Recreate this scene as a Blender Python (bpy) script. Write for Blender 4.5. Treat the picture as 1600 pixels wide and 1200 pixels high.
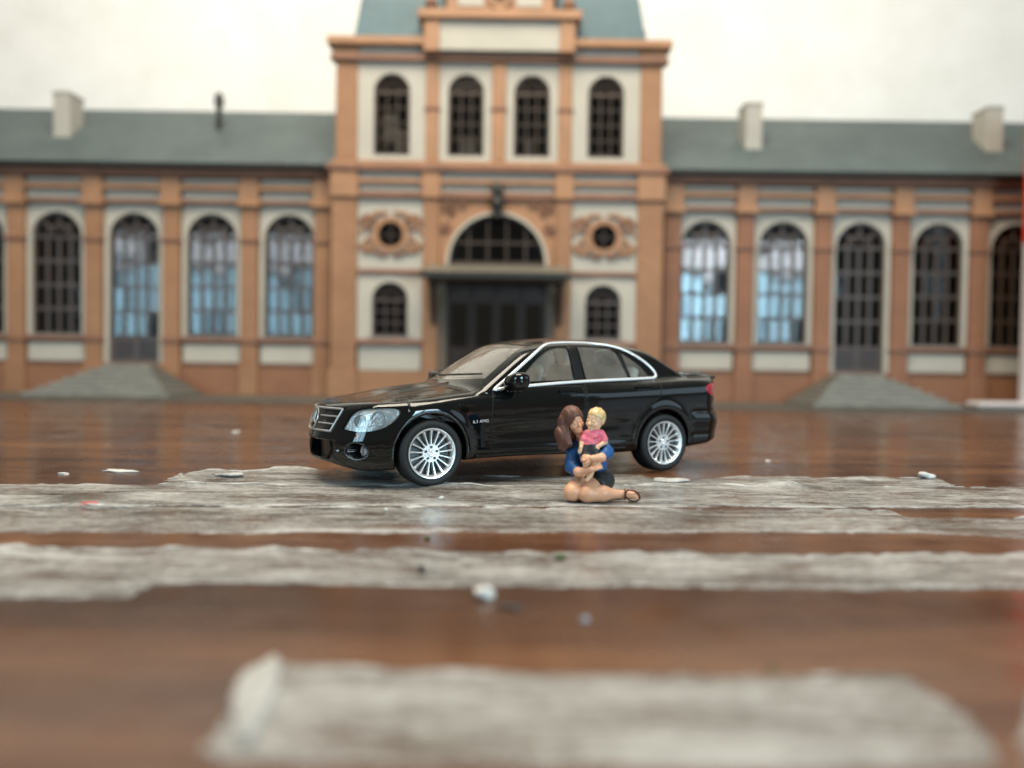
import bpy, bmesh, math, random
import numpy as np
from mathutils import Vector, Matrix, Quaternion
from mathutils.geometry import tessellate_polygon

# one unit = one metre at the models' own scale (about 1:87)
for o in list(bpy.data.objects): bpy.data.objects.remove(o)
scene = bpy.context.scene
COL = scene.collection
R = math.radians
random.seed(7)
RNG = np.random.default_rng(11)

# ------------------------------------------------------------------ camera
cam_d = bpy.data.cameras.new('camera'); cam = bpy.data.objects.new('camera', cam_d); COL.objects.link(cam)
cam.location = (0, 0, 1.20)
cam.rotation_euler = (Matrix.Rotation(R(90 - 1.48), 3, 'X') @ Matrix.Rotation(R(0.8), 3, 'Z')).to_euler()
cam_d.sensor_width = 36; cam_d.lens = 27.9; cam_d.clip_start = 0.05; cam_d.clip_end = 500
cam_d.dof.use_dof = True; cam_d.dof.focus_distance = 7.6; cam_d.dof.aperture_fstop = 0.235
scene.camera = cam

# ------------------------------------------------------------------ light of the room
world = bpy.data.worlds.new('World'); scene.world = world; world.use_nodes = True
bg = world.node_tree.nodes['Background']
bg.inputs[0].default_value = (1.0, 0.955, 0.87, 1); bg.inputs[1].default_value = 0.17
def area(name, loc, target, sx, sy, power, color):
    d = bpy.data.lights.new(name, 'AREA'); d.shape = 'RECTANGLE'; d.size = sx; d.size_y = sy
    d.energy = power; d.color = color
    o = bpy.data.objects.new(name, d); COL.objects.link(o); o.location = loc
    o.rotation_euler = (Vector(target) - Vector(loc)).to_track_quat('-Z', 'Y').to_euler()
    return o
for x, w, e in ((-17.2, 5.2, 1350), (-23.6, 5.2, 1500), (-30.2, 5.2, 1200), (14.4, 4.2, 2900), (20.4, 4.8, 2500)):
    # each window: curtained upper light above a clear, bluer lower one
    area('window_light', (x, -10, 9.7), (x * 0.5, 25, 4.5), w, 2.4, e * .27, (0.86, 0.93, 1.0))
    area('window_light', (x - w * .27, -10, 5.2), (x * 0.5, 25, 3.0), w * .44, 5.8, e * .38, (0.46, 0.80, 1.0))
    area('window_light', (x + w * .27, -10, 5.2), (x * 0.5, 25, 3.0), w * .44, 5.8, e * .28, (0.50, 0.82, 1.0))
area('window_light', (34, 2, 9), (2, 9, 1), 20, 14, 1300, (0.62, 0.84, 1.0))  # added broad bluish lamp, unseen, for soft reflections on the car's rear quarter
area('overhead_fill', (-2, 8, 30), (0, 22, 4), 26, 18, 20000, (1.0, 0.905, 0.75))  # unseen fill added overhead to lift the tops and the far wall

scene.view_settings.view_transform = 'Standard'; scene.view_settings.look = 'None'
scene.view_settings.exposure = -0.10; scene.view_settings.gamma = 1.0
scene.view_settings.use_curve_mapping = False
scene.render.engine = 'CYCLES'
scene.cycles.use_denoising = True
scene.cycles.max_bounces = 8; scene.cycles.transparent_max_bounces = 16

# ------------------------------------------------------------------ materials
def lin(c):
    return tuple((x / 12.92 if x <= .04045 else ((x + .055) / 1.055) ** 2.4) for x in c)
def rgb(r, g, b): return lin((r / 255, g / 255, b / 255)) + (1,)
MAT = {}
class NT:
    def __init__(s, name):
        s.m = bpy.data.materials.new(name); s.m.use_nodes = True; s.t = s.m.node_tree
        s.b = s.t.nodes['Principled BSDF']; s.out = s.t.nodes['Material Output']; MAT[name] = s.m
    def n(s, kind, **kw):
        nd = s.t.nodes.new(kind)
        for k, v in kw.items():
            if k in nd.inputs: nd.inputs[k].default_value = v
            else: setattr(nd, k, v)
        return nd
    def l(s, a, b): s.t.links.new(a, b)
    def coords(s, scale=(1, 1, 1), kind='Object'):
        tc = s.n('ShaderNodeTexCoord'); mp = s.n('ShaderNodeMapping'); mp.inputs['Scale'].default_value = scale
        s.l(tc.outputs[kind], mp.inputs['Vector']); return mp.outputs[0]
    def noise(s, vec, scale, detail=4, rough=.55, dist=0):
        nd = s.n('ShaderNodeTexNoise'); nd.inputs['Scale'].default_value = scale; nd.inputs['Detail'].default_value = detail
        nd.inputs['Roughness'].default_value = rough; nd.inputs['Distortion'].default_value = dist
        s.l(vec, nd.inputs['Vector']); return nd.outputs['Fac']
    def ramp(s, fac, stops):
        r = s.n('ShaderNodeValToRGB'); e = r.color_ramp.elements
        while len(e) < len(stops): e.new(0.5)
        for el, (p, c) in zip(e, stops): el.position = p; el.color = c if len(c) == 4 else tuple(c) + (1,)
        s.l(fac, r.inputs[0]); return r.outputs[0]
    def math(s, op, a, b=None, c=None):
        m = s.n('ShaderNodeMath', operation=op)
        for i, v in enumerate((a, b, c)):
            if v is None: continue
            if isinstance(v, (int, float)): m.inputs[i].default_value = v
            else: s.l(v, m.inputs[i])
        return m.outputs[0]
    def mixc(s, fac, a, b, mode='MIX'):
        m = s.n('ShaderNodeMix', data_type='RGBA', blend_type=mode)
        for i, v in ((0, fac), (6, a), (7, b)):
            if isinstance(v, (int, float)): m.inputs[i].default_value = v
            elif isinstance(v, tuple): m.inputs[i].default_value = v
            else: s.l(v, m.inputs[i])
        return m.outputs[2]
    def bump(s, h, strength=.3, dist=.02):
        b = s.n('ShaderNodeBump'); b.inputs['Strength'].default_value = strength; b.inputs['Distance'].default_value = dist
        s.l(h, b.inputs['Height']); s.l(b.outputs[0], s.b.inputs['Normal']); return b
    def set(s, **kw):
        for k, v in kw.items():
            k = k.replace('_', ' ')
            if hasattr(v, 'node'): s.l(v, s.b.inputs[k])
            else: s.b.inputs[k].default_value = v
        return s.m
def plain(name, col, rough=.5, metal=0., var=.12, scale=6, bump=.0, bscale=60, spec=.5, coat=0.):
    t = NT(name); v = t.coords()
    c2 = tuple(x * (1 - var) for x in col[:3]) + (1,); c1 = tuple(min(1, x * (1 + var)) for x in col[:3]) + (1,)
    nz = t.noise(v, scale); t.set(Base_Color=t.ramp(nz, [(.3, c2), (.7, c1)]), Roughness=rough, Metallic=metal, Coat_Weight=coat)
    t.b.inputs['Specular IOR Level'].default_value = spec
    if bump: t.bump(t.noise(v, bscale, 3), bump, .01)
    return t.m

# ------------------------------------------------------------------ mesh helpers
class MB:
    """collects geometry, then links it as one mesh object"""
    def __init__(s): s.v = []; s.f = []
    def add(s, v, f):
        o = len(s.v); s.v += [tuple(p) for p in v]; s.f += [[i + o for i in q] for q in f]; return s
    def box(s, x0, x1, y0, y1, z0, z1, bev=0.0):
        if bev <= 0:
            v = [(x, y, z) for z in (z0, z1) for y in (y0, y1) for x in (x0, x1)]
            return s.add(v, [(0, 2, 3, 1), (4, 5, 7, 6), (0, 1, 5, 4), (2, 6, 7, 3), (0, 4, 6, 2), (1, 3, 7, 5)])
        b = bev; vs = []; idx = {}
        for sx in (0, 1):
            for sy in (0, 1):
                for sz in (0, 1):
                    c = ((x0, x1)[sx], (y0, y1)[sy], (z0, z1)[sz]); g = (1 - 2 * sx, 1 - 2 * sy, 1 - 2 * sz)
                    for ax in range(3):
                        p = [c[i] + (b * g[i] if i != ax else 0) for i in range(3)]
                        idx[(sx, sy, sz, ax)] = len(vs); vs.append(p)
        F = []
        for ax in range(3):
            o = [i for i in range(3) if i != ax]
            for sg in (0, 1):
                q = []
                for a, c in ((0, 0), (1, 0), (1, 1), (0, 1)):
                    k = [0, 0, 0]; k[ax] = sg; k[o[0]] = a; k[o[1]] = c; q.append(idx[(*k, ax)])
                F.append(q)
        for ax in range(3):
            o = [i for i in range(3) if i != ax]
            for a in (0, 1):
                for c in (0, 1):
                    q = []
                    for t, w in ((0, o[0]), (1, o[0]), (1, o[1]), (0, o[1])):
                        k = [0, 0, 0]; k[ax] = t; k[o[0]] = a; k[o[1]] = c; q.append(idx[(*k, w)])
                    F.append(q)
        for sx in (0, 1):
            for sy in (0, 1):
                for sz in (0, 1): F.append([idx[(sx, sy, sz, i)] for i in range(3)])
        return s.add(vs, F)
    def tube(s, pts, r, seg=8, closed=False, caps=True):
        pts = [Vector(p) for p in pts]; n = len(pts); rr = r if hasattr(r, '__len__') else [r] * n
        rings = []; up = None
        for i, p in enumerate(pts):
            a = pts[(i - 1) % n] if (closed or i > 0) else p; b = pts[(i + 1) % n] if (closed or i < n - 1) else p
            t = (b - a).normalized()
            if up is None: up = Vector((0, 0, 1)) if abs(t.z) < .9 else Vector((1, 0, 0))
            u = (up - t * up.dot(t)).normalized(); w = t.cross(u); up = u
            rings.append([p + (u * math.cos(2 * math.pi * k / seg) + w * math.sin(2 * math.pi * k / seg)) * rr[i] for k in range(seg)])
        v = [q for ring in rings for q in ring]; f = []
        for i in range(n if closed else n - 1):
            for k in range(seg):
                j = (i + 1) % n; f.append((i * seg + k, i * seg + (k + 1) % seg, j * seg + (k + 1) % seg, j * seg + k))
        if caps and not closed:
            f.append(tuple(range(seg))[::-1]); f.append(tuple((n - 1) * seg + k for k in range(seg)))
        return s.add(v, f)
    def lathe(s, prof, seg=32, axis='Y', center=(0, 0, 0)):
        v = []; f = []; n = len(prof)
        for k in range(seg):
            a = 2 * math.pi * k / seg
            for r, h in prof:
                c, d = r * math.cos(a), r * math.sin(a)
                p = (c, h, d) if axis == 'Y' else ((c, d, h) if axis == 'Z' else (h, c, d))
                v.append((p[0] + center[0], p[1] + center[1], p[2] + center[2]))
        for k in range(seg):
            for i in range(n - 1):
                j = (k + 1) % seg; f.append((k * n + i, k * n + i + 1, j * n + i + 1, j * n + i))
        return s.add(v, f)
    def prism(s, poly, y0, y1, holes=()):
        """outline in (x, z), extruded from y0 (front) to y1"""
        loops = [list(poly)] + [list(h) for h in holes]; flat = [p for lp in loops for p in lp]
        tris = tessellate_polygon([[Vector((p[0], p[1], 0)) for p in lp] for lp in loops])
        n = len(flat); v = [(p[0], y0, p[1]) for p in flat] + [(p[0], y1, p[1]) for p in flat]; f = []
        for t in tris: f.append(tuple(t)); f.append(tuple(i + n for i in t)[::-1])
        o = 0
        for lp in loops:
            m = len(lp)
            for i in range(m): j = (i + 1) % m; f.append((o + i, o + j, o + j + n, o + i + n))
            o += m
        return s.add(v, f)
    def build(s, name, m, parent=None, smooth=False, loc=None):
        me = bpy.data.meshes.new(name); me.from_pydata(s.v, [], s.f)
        bm = bmesh.new(); bm.from_mesh(me); bmesh.ops.recalc_face_normals(bm, faces=bm.faces); bm.to_mesh(me); bm.free()
        if smooth:
            me.polygons.foreach_set('use_smooth', [True] * len(me.polygons))
            me.set_sharp_from_angle(angle=R(smooth if smooth is not True else 45))
        return link(name, me, m, parent, loc)
def link(name, me, m, parent=None, loc=None):
    o = bpy.data.objects.new(name, me); COL.objects.link(o)
    if m is not None and not me.materials: me.materials.append(MAT[m] if isinstance(m, str) else m)
    if parent: o.parent = parent
    if loc: o.location = loc
    return o
def empty(name, loc=(0, 0, 0), rz=0, parent=None):
    o = bpy.data.objects.new(name, None); COL.objects.link(o); o.location = loc; o.rotation_euler = (0, 0, rz)
    o.empty_display_size = .1
    if parent: o.parent = parent
    return o
def tag(o, label=None, cat=None, group=None, kind=None):
    for k, v in (('label', label), ('category', cat), ('group', group), ('kind', kind)):
        if v: o[k] = v
    return o
def arch(cx, w, z0, z1, n=14):
    """round-headed opening, counter-clockwise"""
    r = w / 2; zc = z1 - r
    return [(cx - r, z0), (cx + r, z0)] + [(cx + r * math.cos(math.pi * i / n), zc + r * math.sin(math.pi * i / n)) for i in range(n + 1)]
def rect(x0, x1, z0, z1): return [(x0, z0), (x1, z0), (x1, z1), (x0, z1)]
def circ(cx, cz, r, n=28): return [(cx + r * math.cos(2 * math.pi * i / n), cz + r * math.sin(2 * math.pi * i / n)) for i in range(n)]

# ------------------------------------------------------------------ implicit surfaces
def smax(a, b, k):
    h = np.maximum(k - np.abs(a - b), 0) / k
    return np.maximum(a, b) + h * h * k * .25
def smin(a, b, k): return -smax(-a, -b, k)
def spl(x, xs, ys):
    """smooth (Hermite, Catmull-Rom tangents) curve through the points"""
    xs = np.asarray(xs, float); ys = np.asarray(ys, float)
    m = np.gradient(ys, xs); x = np.clip(x, xs[0], xs[-1])
    i = np.clip(np.searchsorted(xs, x) - 1, 0, len(xs) - 2)
    h = xs[i + 1] - xs[i]; t = (x - xs[i]) / h; t2 = t * t; t3 = t2 * t
    return (2 * t3 - 3 * t2 + 1) * ys[i] + (t3 - 2 * t2 + t) * h * m[i] + (-2 * t3 + 3 * t2) * ys[i + 1] + (t3 - t2) * h * m[i + 1]
def grad(f, P, e=.003):
    g = np.empty_like(P)
    for i in range(3):
        d = np.zeros(3); d[i] = e; A = P + d; B = P - d
        g[:, i] = (f(A[:, 0], A[:, 1], A[:, 2]) - f(B[:, 0], B[:, 1], B[:, 2])) / (2 * e)
    return g
def surface(f, lo, hi, h):
    """surface nets: quads of f = 0 inside the box"""
    n = [int(math.ceil((hi[i] - lo[i]) / h)) + 1 for i in range(3)]
    ax = [lo[i] + h * np.arange(n[i]) for i in range(3)]
    F = np.empty(n)
    for i in range(0, n[0], 16):
        X, Y, Z = np.meshgrid(ax[0][i:i + 16], ax[1], ax[2], indexing='ij'); F[i:i + 16] = f(X, Y, Z)
    S = F < 0
    acc = np.zeros((n[0] - 1, n[1] - 1, n[2] - 1, 3)); cnt = np.zeros((n[0] - 1, n[1] - 1, n[2] - 1))
    for a in range(3):
        o = [i for i in range(3) if i != a]
        sl0 = [slice(None)] * 3; sl1 = [slice(None)] * 3; sl0[a] = slice(0, -1); sl1[a] = slice(1, None)
        A, B = F[tuple(sl0)], F[tuple(sl1)]; X = (A < 0) != (B < 0)
        t = np.where(X, A / np.where(X, A - B, 1), 0)
        for d0 in (0, 1):
            for d1 in (0, 1):
                sl = [slice(None)] * 3
                sl[o[0]] = slice(d0, n[o[0]] - 1 + d0); sl[o[1]] = slice(d1, n[o[1]] - 1 + d1)
                xx = X[tuple(sl)]; tt = t[tuple(sl)]
                cnt += xx; acc[..., a] += np.where(xx, tt, 0)
                acc[..., o[0]] += xx * d0; acc[..., o[1]] += xx * d1
    act = cnt > 0; ids = -np.ones(act.shape, int); ids[act] = np.arange(act.sum())
    ijk = np.argwhere(act); P = (ijk + acc[act] / cnt[act][:, None]) * h + np.asarray(lo)
    Q = []
    for a in range(3):
        o = [i for i in range(3) if i != a]
        sl0 = [slice(1, -1)] * 3; sl1 = [slice(1, -1)] * 3; sl0[a] = slice(0, -1); sl1[a] = slice(1, None)
        A, B = S[tuple(sl0)], S[tuple(sl1)]
        e = np.argwhere(A != B)
        flip = A[tuple(e.T)]
        base = e.copy(); base[:, o[0]] += 1; base[:, o[1]] += 1
        c = []
        for d0, d1 in ((-1, -1), (0, -1), (0, 0), (-1, 0)):
            k = base.copy(); k[:, o[0]] += d0; k[:, o[1]] += d1; c.append(ids[tuple(k.T)])
        q = np.stack(c, 1)
        if a == 1: flip = ~flip
        q[~flip] = q[~flip][:, ::-1]; Q.append(q)
    Q = np.concatenate(Q); Q = Q[(Q >= 0).all(1)]
    for _ in range(3):
        g = grad(f, P); v = f(P[:, 0], P[:, 1], P[:, 2])
        s = (v / np.maximum((g * g).sum(1), 1e-4))[:, None] * g
        ln = np.linalg.norm(s, axis=1, keepdims=True); s *= np.minimum(1, .5 * h / np.maximum(ln, 1e-9)); P = P - s
    return P, Q
def unit(a): return a / np.maximum(np.linalg.norm(a, axis=-1, keepdims=True), 1e-9)
def from_arrays(name, V, F, m, parent=None, normals=None, smooth=True):
    """V (n,3), F list of index lists over V; unused vertices are dropped"""
    used = sorted({i for q in F for i in q}); mp = {o: i for i, o in enumerate(used)}
    me = bpy.data.meshes.new(name); me.from_pydata([tuple(V[i]) for i in used], [], [[mp[i] for i in q] for q in F])
    if smooth: me.polygons.foreach_set('use_smooth', [True] * len(me.polygons))
    if normals is not None: me.normals_split_custom_set_from_vertices([tuple(normals[i]) for i in used])
    return link(name, me, m, parent)
def sdf_object(name, f, lo, hi, h, m, parent=None):
    P, Q = surface(f, lo, hi, h); return from_arrays(name, P, Q.tolist(), m, parent)
# ------------------------------------------------------------------ setting materials
def m_wood():
    t = NT('table_wood'); v = t.coords((.10, 1.0, 1.0)); w = t.coords((1, 1, 1))
    warp = t.noise(t.coords((.05, .35, 1)), 1.3, 3, .5, .6)
    vv = t.n('ShaderNodeVectorMath', operation='ADD'); t.l(v, vv.inputs[0])
    cb = t.n('ShaderNodeCombineXYZ'); t.l(t.math('MULTIPLY', warp, 1.6), cb.inputs[1]); t.l(cb.outputs[0], vv.inputs[1])
    g1 = t.noise(vv.outputs[0], 1.15, 6, .62, .3); g2 = t.noise(vv.outputs[0], 9.0, 5, .7)
    c = t.ramp(g1, [(.30, (.030, .0125, .0062)), (.43, (.074, .0325, .0165)), (.57, (.132, .0600, .0290)), (.74, (.215, .100, .046))])
    c = t.mixc(t.ramp(g2, [(.42, (0, 0, 0)), (.66, (.7, .7, .7))]), c, (.05, .018, .010, 1))
    sm = t.noise(w, 1.7, 5, .6); fine = t.noise(t.coords((.25, 1, 1)), 22, 3, .6)
    t.set(Base_Color=c, Roughness=t.ramp(sm, [(.32, (.12,) * 3), (.68, (.33,) * 3)]))
    t.b.inputs['Specular IOR Level'].default_value = .33
    t.bump(t.math('ADD', t.math('MULTIPLY', fine, .5), t.math('MULTIPLY', g1, .6)), .10, .012)
m_wood()
def m_wall():
    t = NT('white_wallpaper'); v = t.coords()
    n = t.noise(v, .55, 5, .6); f = t.noise(v, 3.5, 4, .6)
    c = t.ramp(n, [(.3, (.76, .755, .715)), (.7, (.85, .845, .82))])
    t.set(Base_Color=c, Roughness=.8); t.bump(f, .25, .2)
m_wall()
def m_brick(name, col, dark):
    t = NT(name); v = t.coords((1, 1, 1))
    tc = t.n('ShaderNodeTexCoord'); sp = t.n('ShaderNodeSeparateXYZ'); t.l(tc.outputs['Object'], sp.inputs[0])
    cb = t.n('ShaderNodeCombineXYZ'); t.l(sp.outputs[0], cb.inputs[0]); t.l(sp.outputs[2], cb.inputs[1])
    br = t.n('ShaderNodeTexBrick'); br.inputs['Scale'].default_value = 1
    for k, q in (('Brick Width', .36), ('Row Height', .125), ('Mortar Size', .012)): br.inputs[k].default_value = q
    br.inputs['Color1'].default_value = (1, 1, 1, 1); br.inputs['Color2'].default_value = (.86, .84, .82, 1); br.inputs['Mortar'].default_value = (.62, .6, .58, 1)
    t.l(cb.outputs[0], br.inputs['Vector'])
    base = t.ramp(t.noise(v, .8, 5), [(.3, dark), (.7, col)])
    t.set(Base_Color=t.mixc(.75, base, br.outputs['Color'], 'MULTIPLY'), Roughness=.62)
    t.bump(br.outputs['Color'], .5, .015)
m_brick('orange_brick', (.345, .178, .090), (.285, .138, .067))
m_brick('red_brick', (.29, .130, .066), (.235, .10, .05))
plain('orange_trim', (.325, .166, .082), .55, var=.14, scale=1.2)
plain('brown_trim', (.20, .092, .052), .55, var=.18, scale=1.5)
plain('beige_plaster', (.405, .378, .32), .7, var=.06, scale=1.0, bump=.15, bscale=9)
plain('window_brown', (.055, .036, .026), .4, var=.2)
plain('door_wood', (.026, .0125, .0075), .45, var=.3, scale=3)
plain('stone_grey', (.19, .185, .16), .6, var=.18, scale=2.5, bump=.3, bscale=14)
plain('jamb_shaded', (.12, .095, .07), .6, var=.15)  # beige-grey jambs with the canopy's shade darkened into their colour
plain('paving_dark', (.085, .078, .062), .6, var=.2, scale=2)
plain('chimney_grey', (.36, .34, .295), .7, var=.06, scale=2, bump=.2, bscale=14)
plain('canopy_grey', (.15, .135, .105), .5, var=.15)
plain('dark_metal', (.022, .024, .022), .35, var=.2)
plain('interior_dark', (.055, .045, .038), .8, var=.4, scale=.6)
plain('panel_pale', (.45, .38, .33), .8, var=.3, scale=1.2)
def m_slate(name, a, b):
    t = NT(name); v = t.coords()
    tc = t.n('ShaderNodeTexCoord'); sp = t.n('ShaderNodeSeparateXYZ'); t.l(tc.outputs['Object'], sp.inputs[0])
    cb = t.n('ShaderNodeCombineXYZ'); t.l(sp.outputs[0], cb.inputs[0]); t.l(t.math('ADD', sp.outputs[2], 0.0), cb.inputs[1])
    br = t.n('ShaderNodeTexBrick'); br.inputs['Scale'].default_value = 1
    for k, q in (('Brick Width', .22), ('Row Height', .15), ('Mortar Size', .010)): br.inputs[k].default_value = q
    br.inputs['Color1'].default_value = (1, 1, 1, 1); br.inputs['Color2'].default_value = (.8, .82, .82, 1); br.inputs['Mortar'].default_value = (.5, .5, .5, 1)
    t.l(cb.outputs[0], br.inputs['Vector'])
    base = t.ramp(t.noise(v, .7, 5), [(.3, a), (.7, b)])
    t.set(Base_Color=t.mixc(.7, base, br.outputs['Color'], 'MULTIPLY'), Roughness=.5); t.bump(br.outputs['Color'], .4, .02)
m_slate('grey_slate', (.066, .090, .091), (.094, .123, .122))
m_slate('teal_slate', (.038, .094, .114), (.064, .130, .148))
def m_glass(name, tint, ior, rough=.015, film=0.0):
    t = NT(name); tr = t.n('ShaderNodeBsdfTransparent'); tr.inputs[0].default_value = tint
    gl = t.n('ShaderNodeBsdfGlossy'); gl.inputs['Roughness'].default_value = rough; gl.inputs['Color'].default_value = (1, 1, 1, 1)
    fr = t.n('ShaderNodeFresnel'); fr.inputs['IOR'].default_value = ior
    mx = t.n('ShaderNodeMixShader'); t.l(fr.outputs[0], mx.inputs[0]); t.l(tr.outputs[0], mx.inputs[1]); t.l(gl.outputs[0], mx.inputs[2])
    if film:                                                   # pale film on plastic glazing: dust, plus reflected light put into its colour
        df = t.n('ShaderNodeBsdfDiffuse'); df.inputs[0].default_value = (.62, .58, .52, 1); m2 = t.n('ShaderNodeMixShader')
        t.l(t.ramp(t.noise(t.coords(), 5, 5), [(.3, (film * .7,) * 3), (.7, (film * 1.3,) * 3)]), m2.inputs[0])
        t.l(tr.outputs[0], m2.inputs[1]); t.l(df.outputs[0], m2.inputs[2]); t.l(m2.outputs[0], mx.inputs[1])
    t.l(mx.outputs[0], t.out.inputs['Surface'])
m_glass('window_glass', (.62, .60, .55, 1), 1.5, .05)
plain('signal_red', (.62, .055, .025), .4, var=.05)
plain('chalk_white', (.50, .45, .44), .6, var=.06)

# ------------------------------------------------------------------ table and wall behind
tb = MB().box(-60, 60, -14, 34, -2.0, 0.0); o = tb.build('table_top', 'table_wood'); tag(o, kind='structure')
wl = MB().box(-60, 60, 34.0, 35.0, -2, 48); o = wl.build('wall', 'white_wallpaper'); tag(o, kind='structure')

# ------------------------------------------------------------------ the model station
B = empty('station_building', (-0.53, 26.0, 0))
tag(B, 'model railway station of orange brick and beige plaster with central tower', 'building')
PANE = {}
def pane(w, h, parent, x, y, z):
    k = (round(w, 3), round(h, 3))
    if k not in PANE:
        me = bpy.data.meshes.new('pane'); a, b = w / 2, h / 2
        me.from_pydata([(-a, 0, -b), (a, 0, -b), (a, 0, b), (-a, 0, b)], [], [(0, 1, 2, 3)]); me.materials.append(MAT['window_glass']); PANE[k] = me
    p = link('pane', PANE[k], None, parent, (x, y, z)); p.rotation_euler = (R(random.gauss(0, .3)), 0, R(random.gauss(0, .55))); return p
def window(cx, w, z0, z1, y, cols, rows, bar=.05, door=0.0, name='window'):
    """arched window: moulded frame and glazing bars, one pane per light, fanlight above"""
    r = w / 2; zs = z1 - r; m = MB(); f = .07; zb = z0 + door
    outer = arch(cx, w, z0, z1, 16); inner = arch(cx, w - 2 * f, z0 + f + door, z1 - f, 16)
    m.prism(outer, y - .05, y + .06, [inner])
    iw = w - 2 * f; cw = iw / cols; zr0 = zb + f; ch = (zs - zr0) / rows
    for i in range(1, cols): x = cx - iw / 2 + cw * i; m.box(x - bar / 2, x + bar / 2, y - .03, y + .03, zr0, zs - .001)
    for j in range(1, rows): z = zr0 + ch * j; m.box(cx - iw / 2, cx + iw / 2, y - .035, y + .025, z - bar / 2, z + bar / 2)
    m.box(cx - iw / 2, cx + iw / 2, y - .045, y + .045, zs - .05, zs + .05)
    for a in (45, 90, 135):
        m.tube([(cx + .22 * math.cos(R(a)), y, zs + .22 * math.sin(R(a))), (cx + (r - f) * math.cos(R(a)), y, zs + (r - f) * math.sin(R(a)))], bar * .55, 6)
    m.tube([(cx + r * .5 * math.cos(R(a)), y, zs + r * .5 * math.sin(R(a))) for a in range(0, 181, 15)], bar * .5, 6)
    wo = m.build(name, 'window_brown', B)
    for i in range(cols):
        for j in range(rows):
            pn = pane(cw - bar * .8, ch - bar * .8, wo, cx - iw / 2 + cw * (i + .5), y + .012, zr0 + ch * (j + .5))
            if door: pn.rotation_euler.z += R(5.0 if cx < 0 else -1.0)      # panes angled in the shape itself to steer reflections off the window lamps
    p = MB().add([(x, y + .02, z) for x, z in arch(cx, iw, zs + .02, z1 - f, 16)[2:]], [list(range(17))]).build('fanlight_pane', 'window_glass', wo)
    if door:
        d = MB().box(cx - iw / 2, cx + iw / 2, y - .03, y + .05, z0 + .02, zb + f, .01)
        for s in (-1, 1): d.box(cx + s * iw / 4 - iw / 5, cx + s * iw / 4 + iw / 5, y - .06, y - .028, z0 + .14, zb - .04, .015)
        d.build('door_panel', 'door_wood', wo)
    return wo
def part(name, m, *boxes, bev=.02, parent=None):
    mb = MB()
    for b in boxes: mb.box(*b, bev)
    return mb.build(name, m, parent or B)
BAY = 2.53; X0 = 6.78; NB = 6
for s in (-1, 1):
    xe = X0 + BAY * (NB - .5)                       # outer end of the wing
    wide = lambda a, b: (min(s * a, s * b), max(s * a, s * b))
    for k in range(NB):
        c = s * (X0 + BAY * k); door = 1.05 if (s, k) in ((-1, 2), (1, 2)) else 0
        zb = 1.95 if not door else 1.05
        MB().prism(rect(c - 1.04, c + 1.04, 1.04 if door else 1.9, 6.3), .0, .22, [arch(c, 1.66, zb + .001 if door else 1.951, 5.96)]).build('wall_panel', 'beige_plaster', B)
        MB().prism(arch(c, 1.9, 1.06 if door else 1.96, 6.08), -.05, .02, [arch(c, 1.64, 1.0 if door else 1.955, 5.95)] if not door else [arch(c, 1.64, 1.061, 5.95)]).build('arch_surround', 'beige_plaster', B)
        window(c, 1.64, zb, 5.95, .14, 4, 4, .11, door=.80 if door else 0, name='window' if not door else 'glazed_door')
        if not door:
            part('sill', 'brown_trim', (c - 1.04, c + 1.04, -.14, .1, 1.76, 1.9))
            part('apron_panel', 'beige_plaster', (c - .95, c + .95, -.03, .1, 1.08, 1.70))
        else:
            for q in (-1, 1): part('jamb', 'beige_plaster', (c + q * .92 - .10, c + q * .92 + .10, -.04, .06, .95, 2.0))
    for k in range(NB + 1):
        c = s * (X0 + BAY * (k - .5)); w = .27
        if k == 0: c += s * .16
        part('pilaster', 'orange_brick' if s < 0 else 'red_brick', (c - w, c + w, -.2, .2, 1.02, 6.2))
        part('pilaster_band', 'brown_trim', (c - w - .05, c + w + .05, -.26, .05, 4.98, 5.12)); part('pilaster_band', 'brown_trim', (c - w - .04, c + w + .04, -.25, .05, 1.72, 1.9))
        part('pilaster_head', 'orange_trim', (c - w - .04, c + w + .04, -.3, .05, 6.32, 7.05), (c - w - .09, c + w + .09, -.36, .05, 6.14, 6.32))
        part('pilaster_foot', 'orange_brick' if s < 0 else 'red_brick', (c - w - .05, c + w + .05, -.27, .1, .04, 1.02))
    a, b = wide(5.14, xe + .3)
    part('plinth', 'red_brick', (a, b, -.14, .2, 0.0, 1.0))
    part('plinth_cap', 'brown_trim', (a, b, -.18, .16, 1.0, 1.05), bev=.01)
    part('architrave', 'brown_trim', (a, b, -.22, .15, 6.22, 6.36)); part('frieze', 'beige_plaster', (a, b, -.06, .2, 6.36, 6.72))
    part('frieze_moulding', 'orange_trim', (a, b, -.27, .12, 6.66, 6.84)); part('upper_frieze', 'beige_plaster', (a, b, -.08, .2, 6.84, 7.16))
    part('cornice', 'brown_trim', (a, b, -.46, .12, 7.14, 7.30), (a, b, -.38, .11, 7.04, 7.145), bev=.025)
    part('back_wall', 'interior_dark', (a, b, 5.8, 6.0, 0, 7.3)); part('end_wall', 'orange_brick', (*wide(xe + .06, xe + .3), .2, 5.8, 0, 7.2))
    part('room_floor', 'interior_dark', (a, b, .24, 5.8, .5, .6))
    rf = MB().prism([(-.62, 7.36), (6.6, 7.36), (6.6, 7.5), (3.1, 10.15), (2.9, 10.15), (-.62, 7.42)], a, b)
    rf.v = [(y, x, z) for x, y, z in rf.v]; rf.build('roof', 'grey_slate', B)
    part('gutter', 'dark_metal', (a, b, -.74, -.60, 7.31, 7.43), bev=.03)
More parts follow.
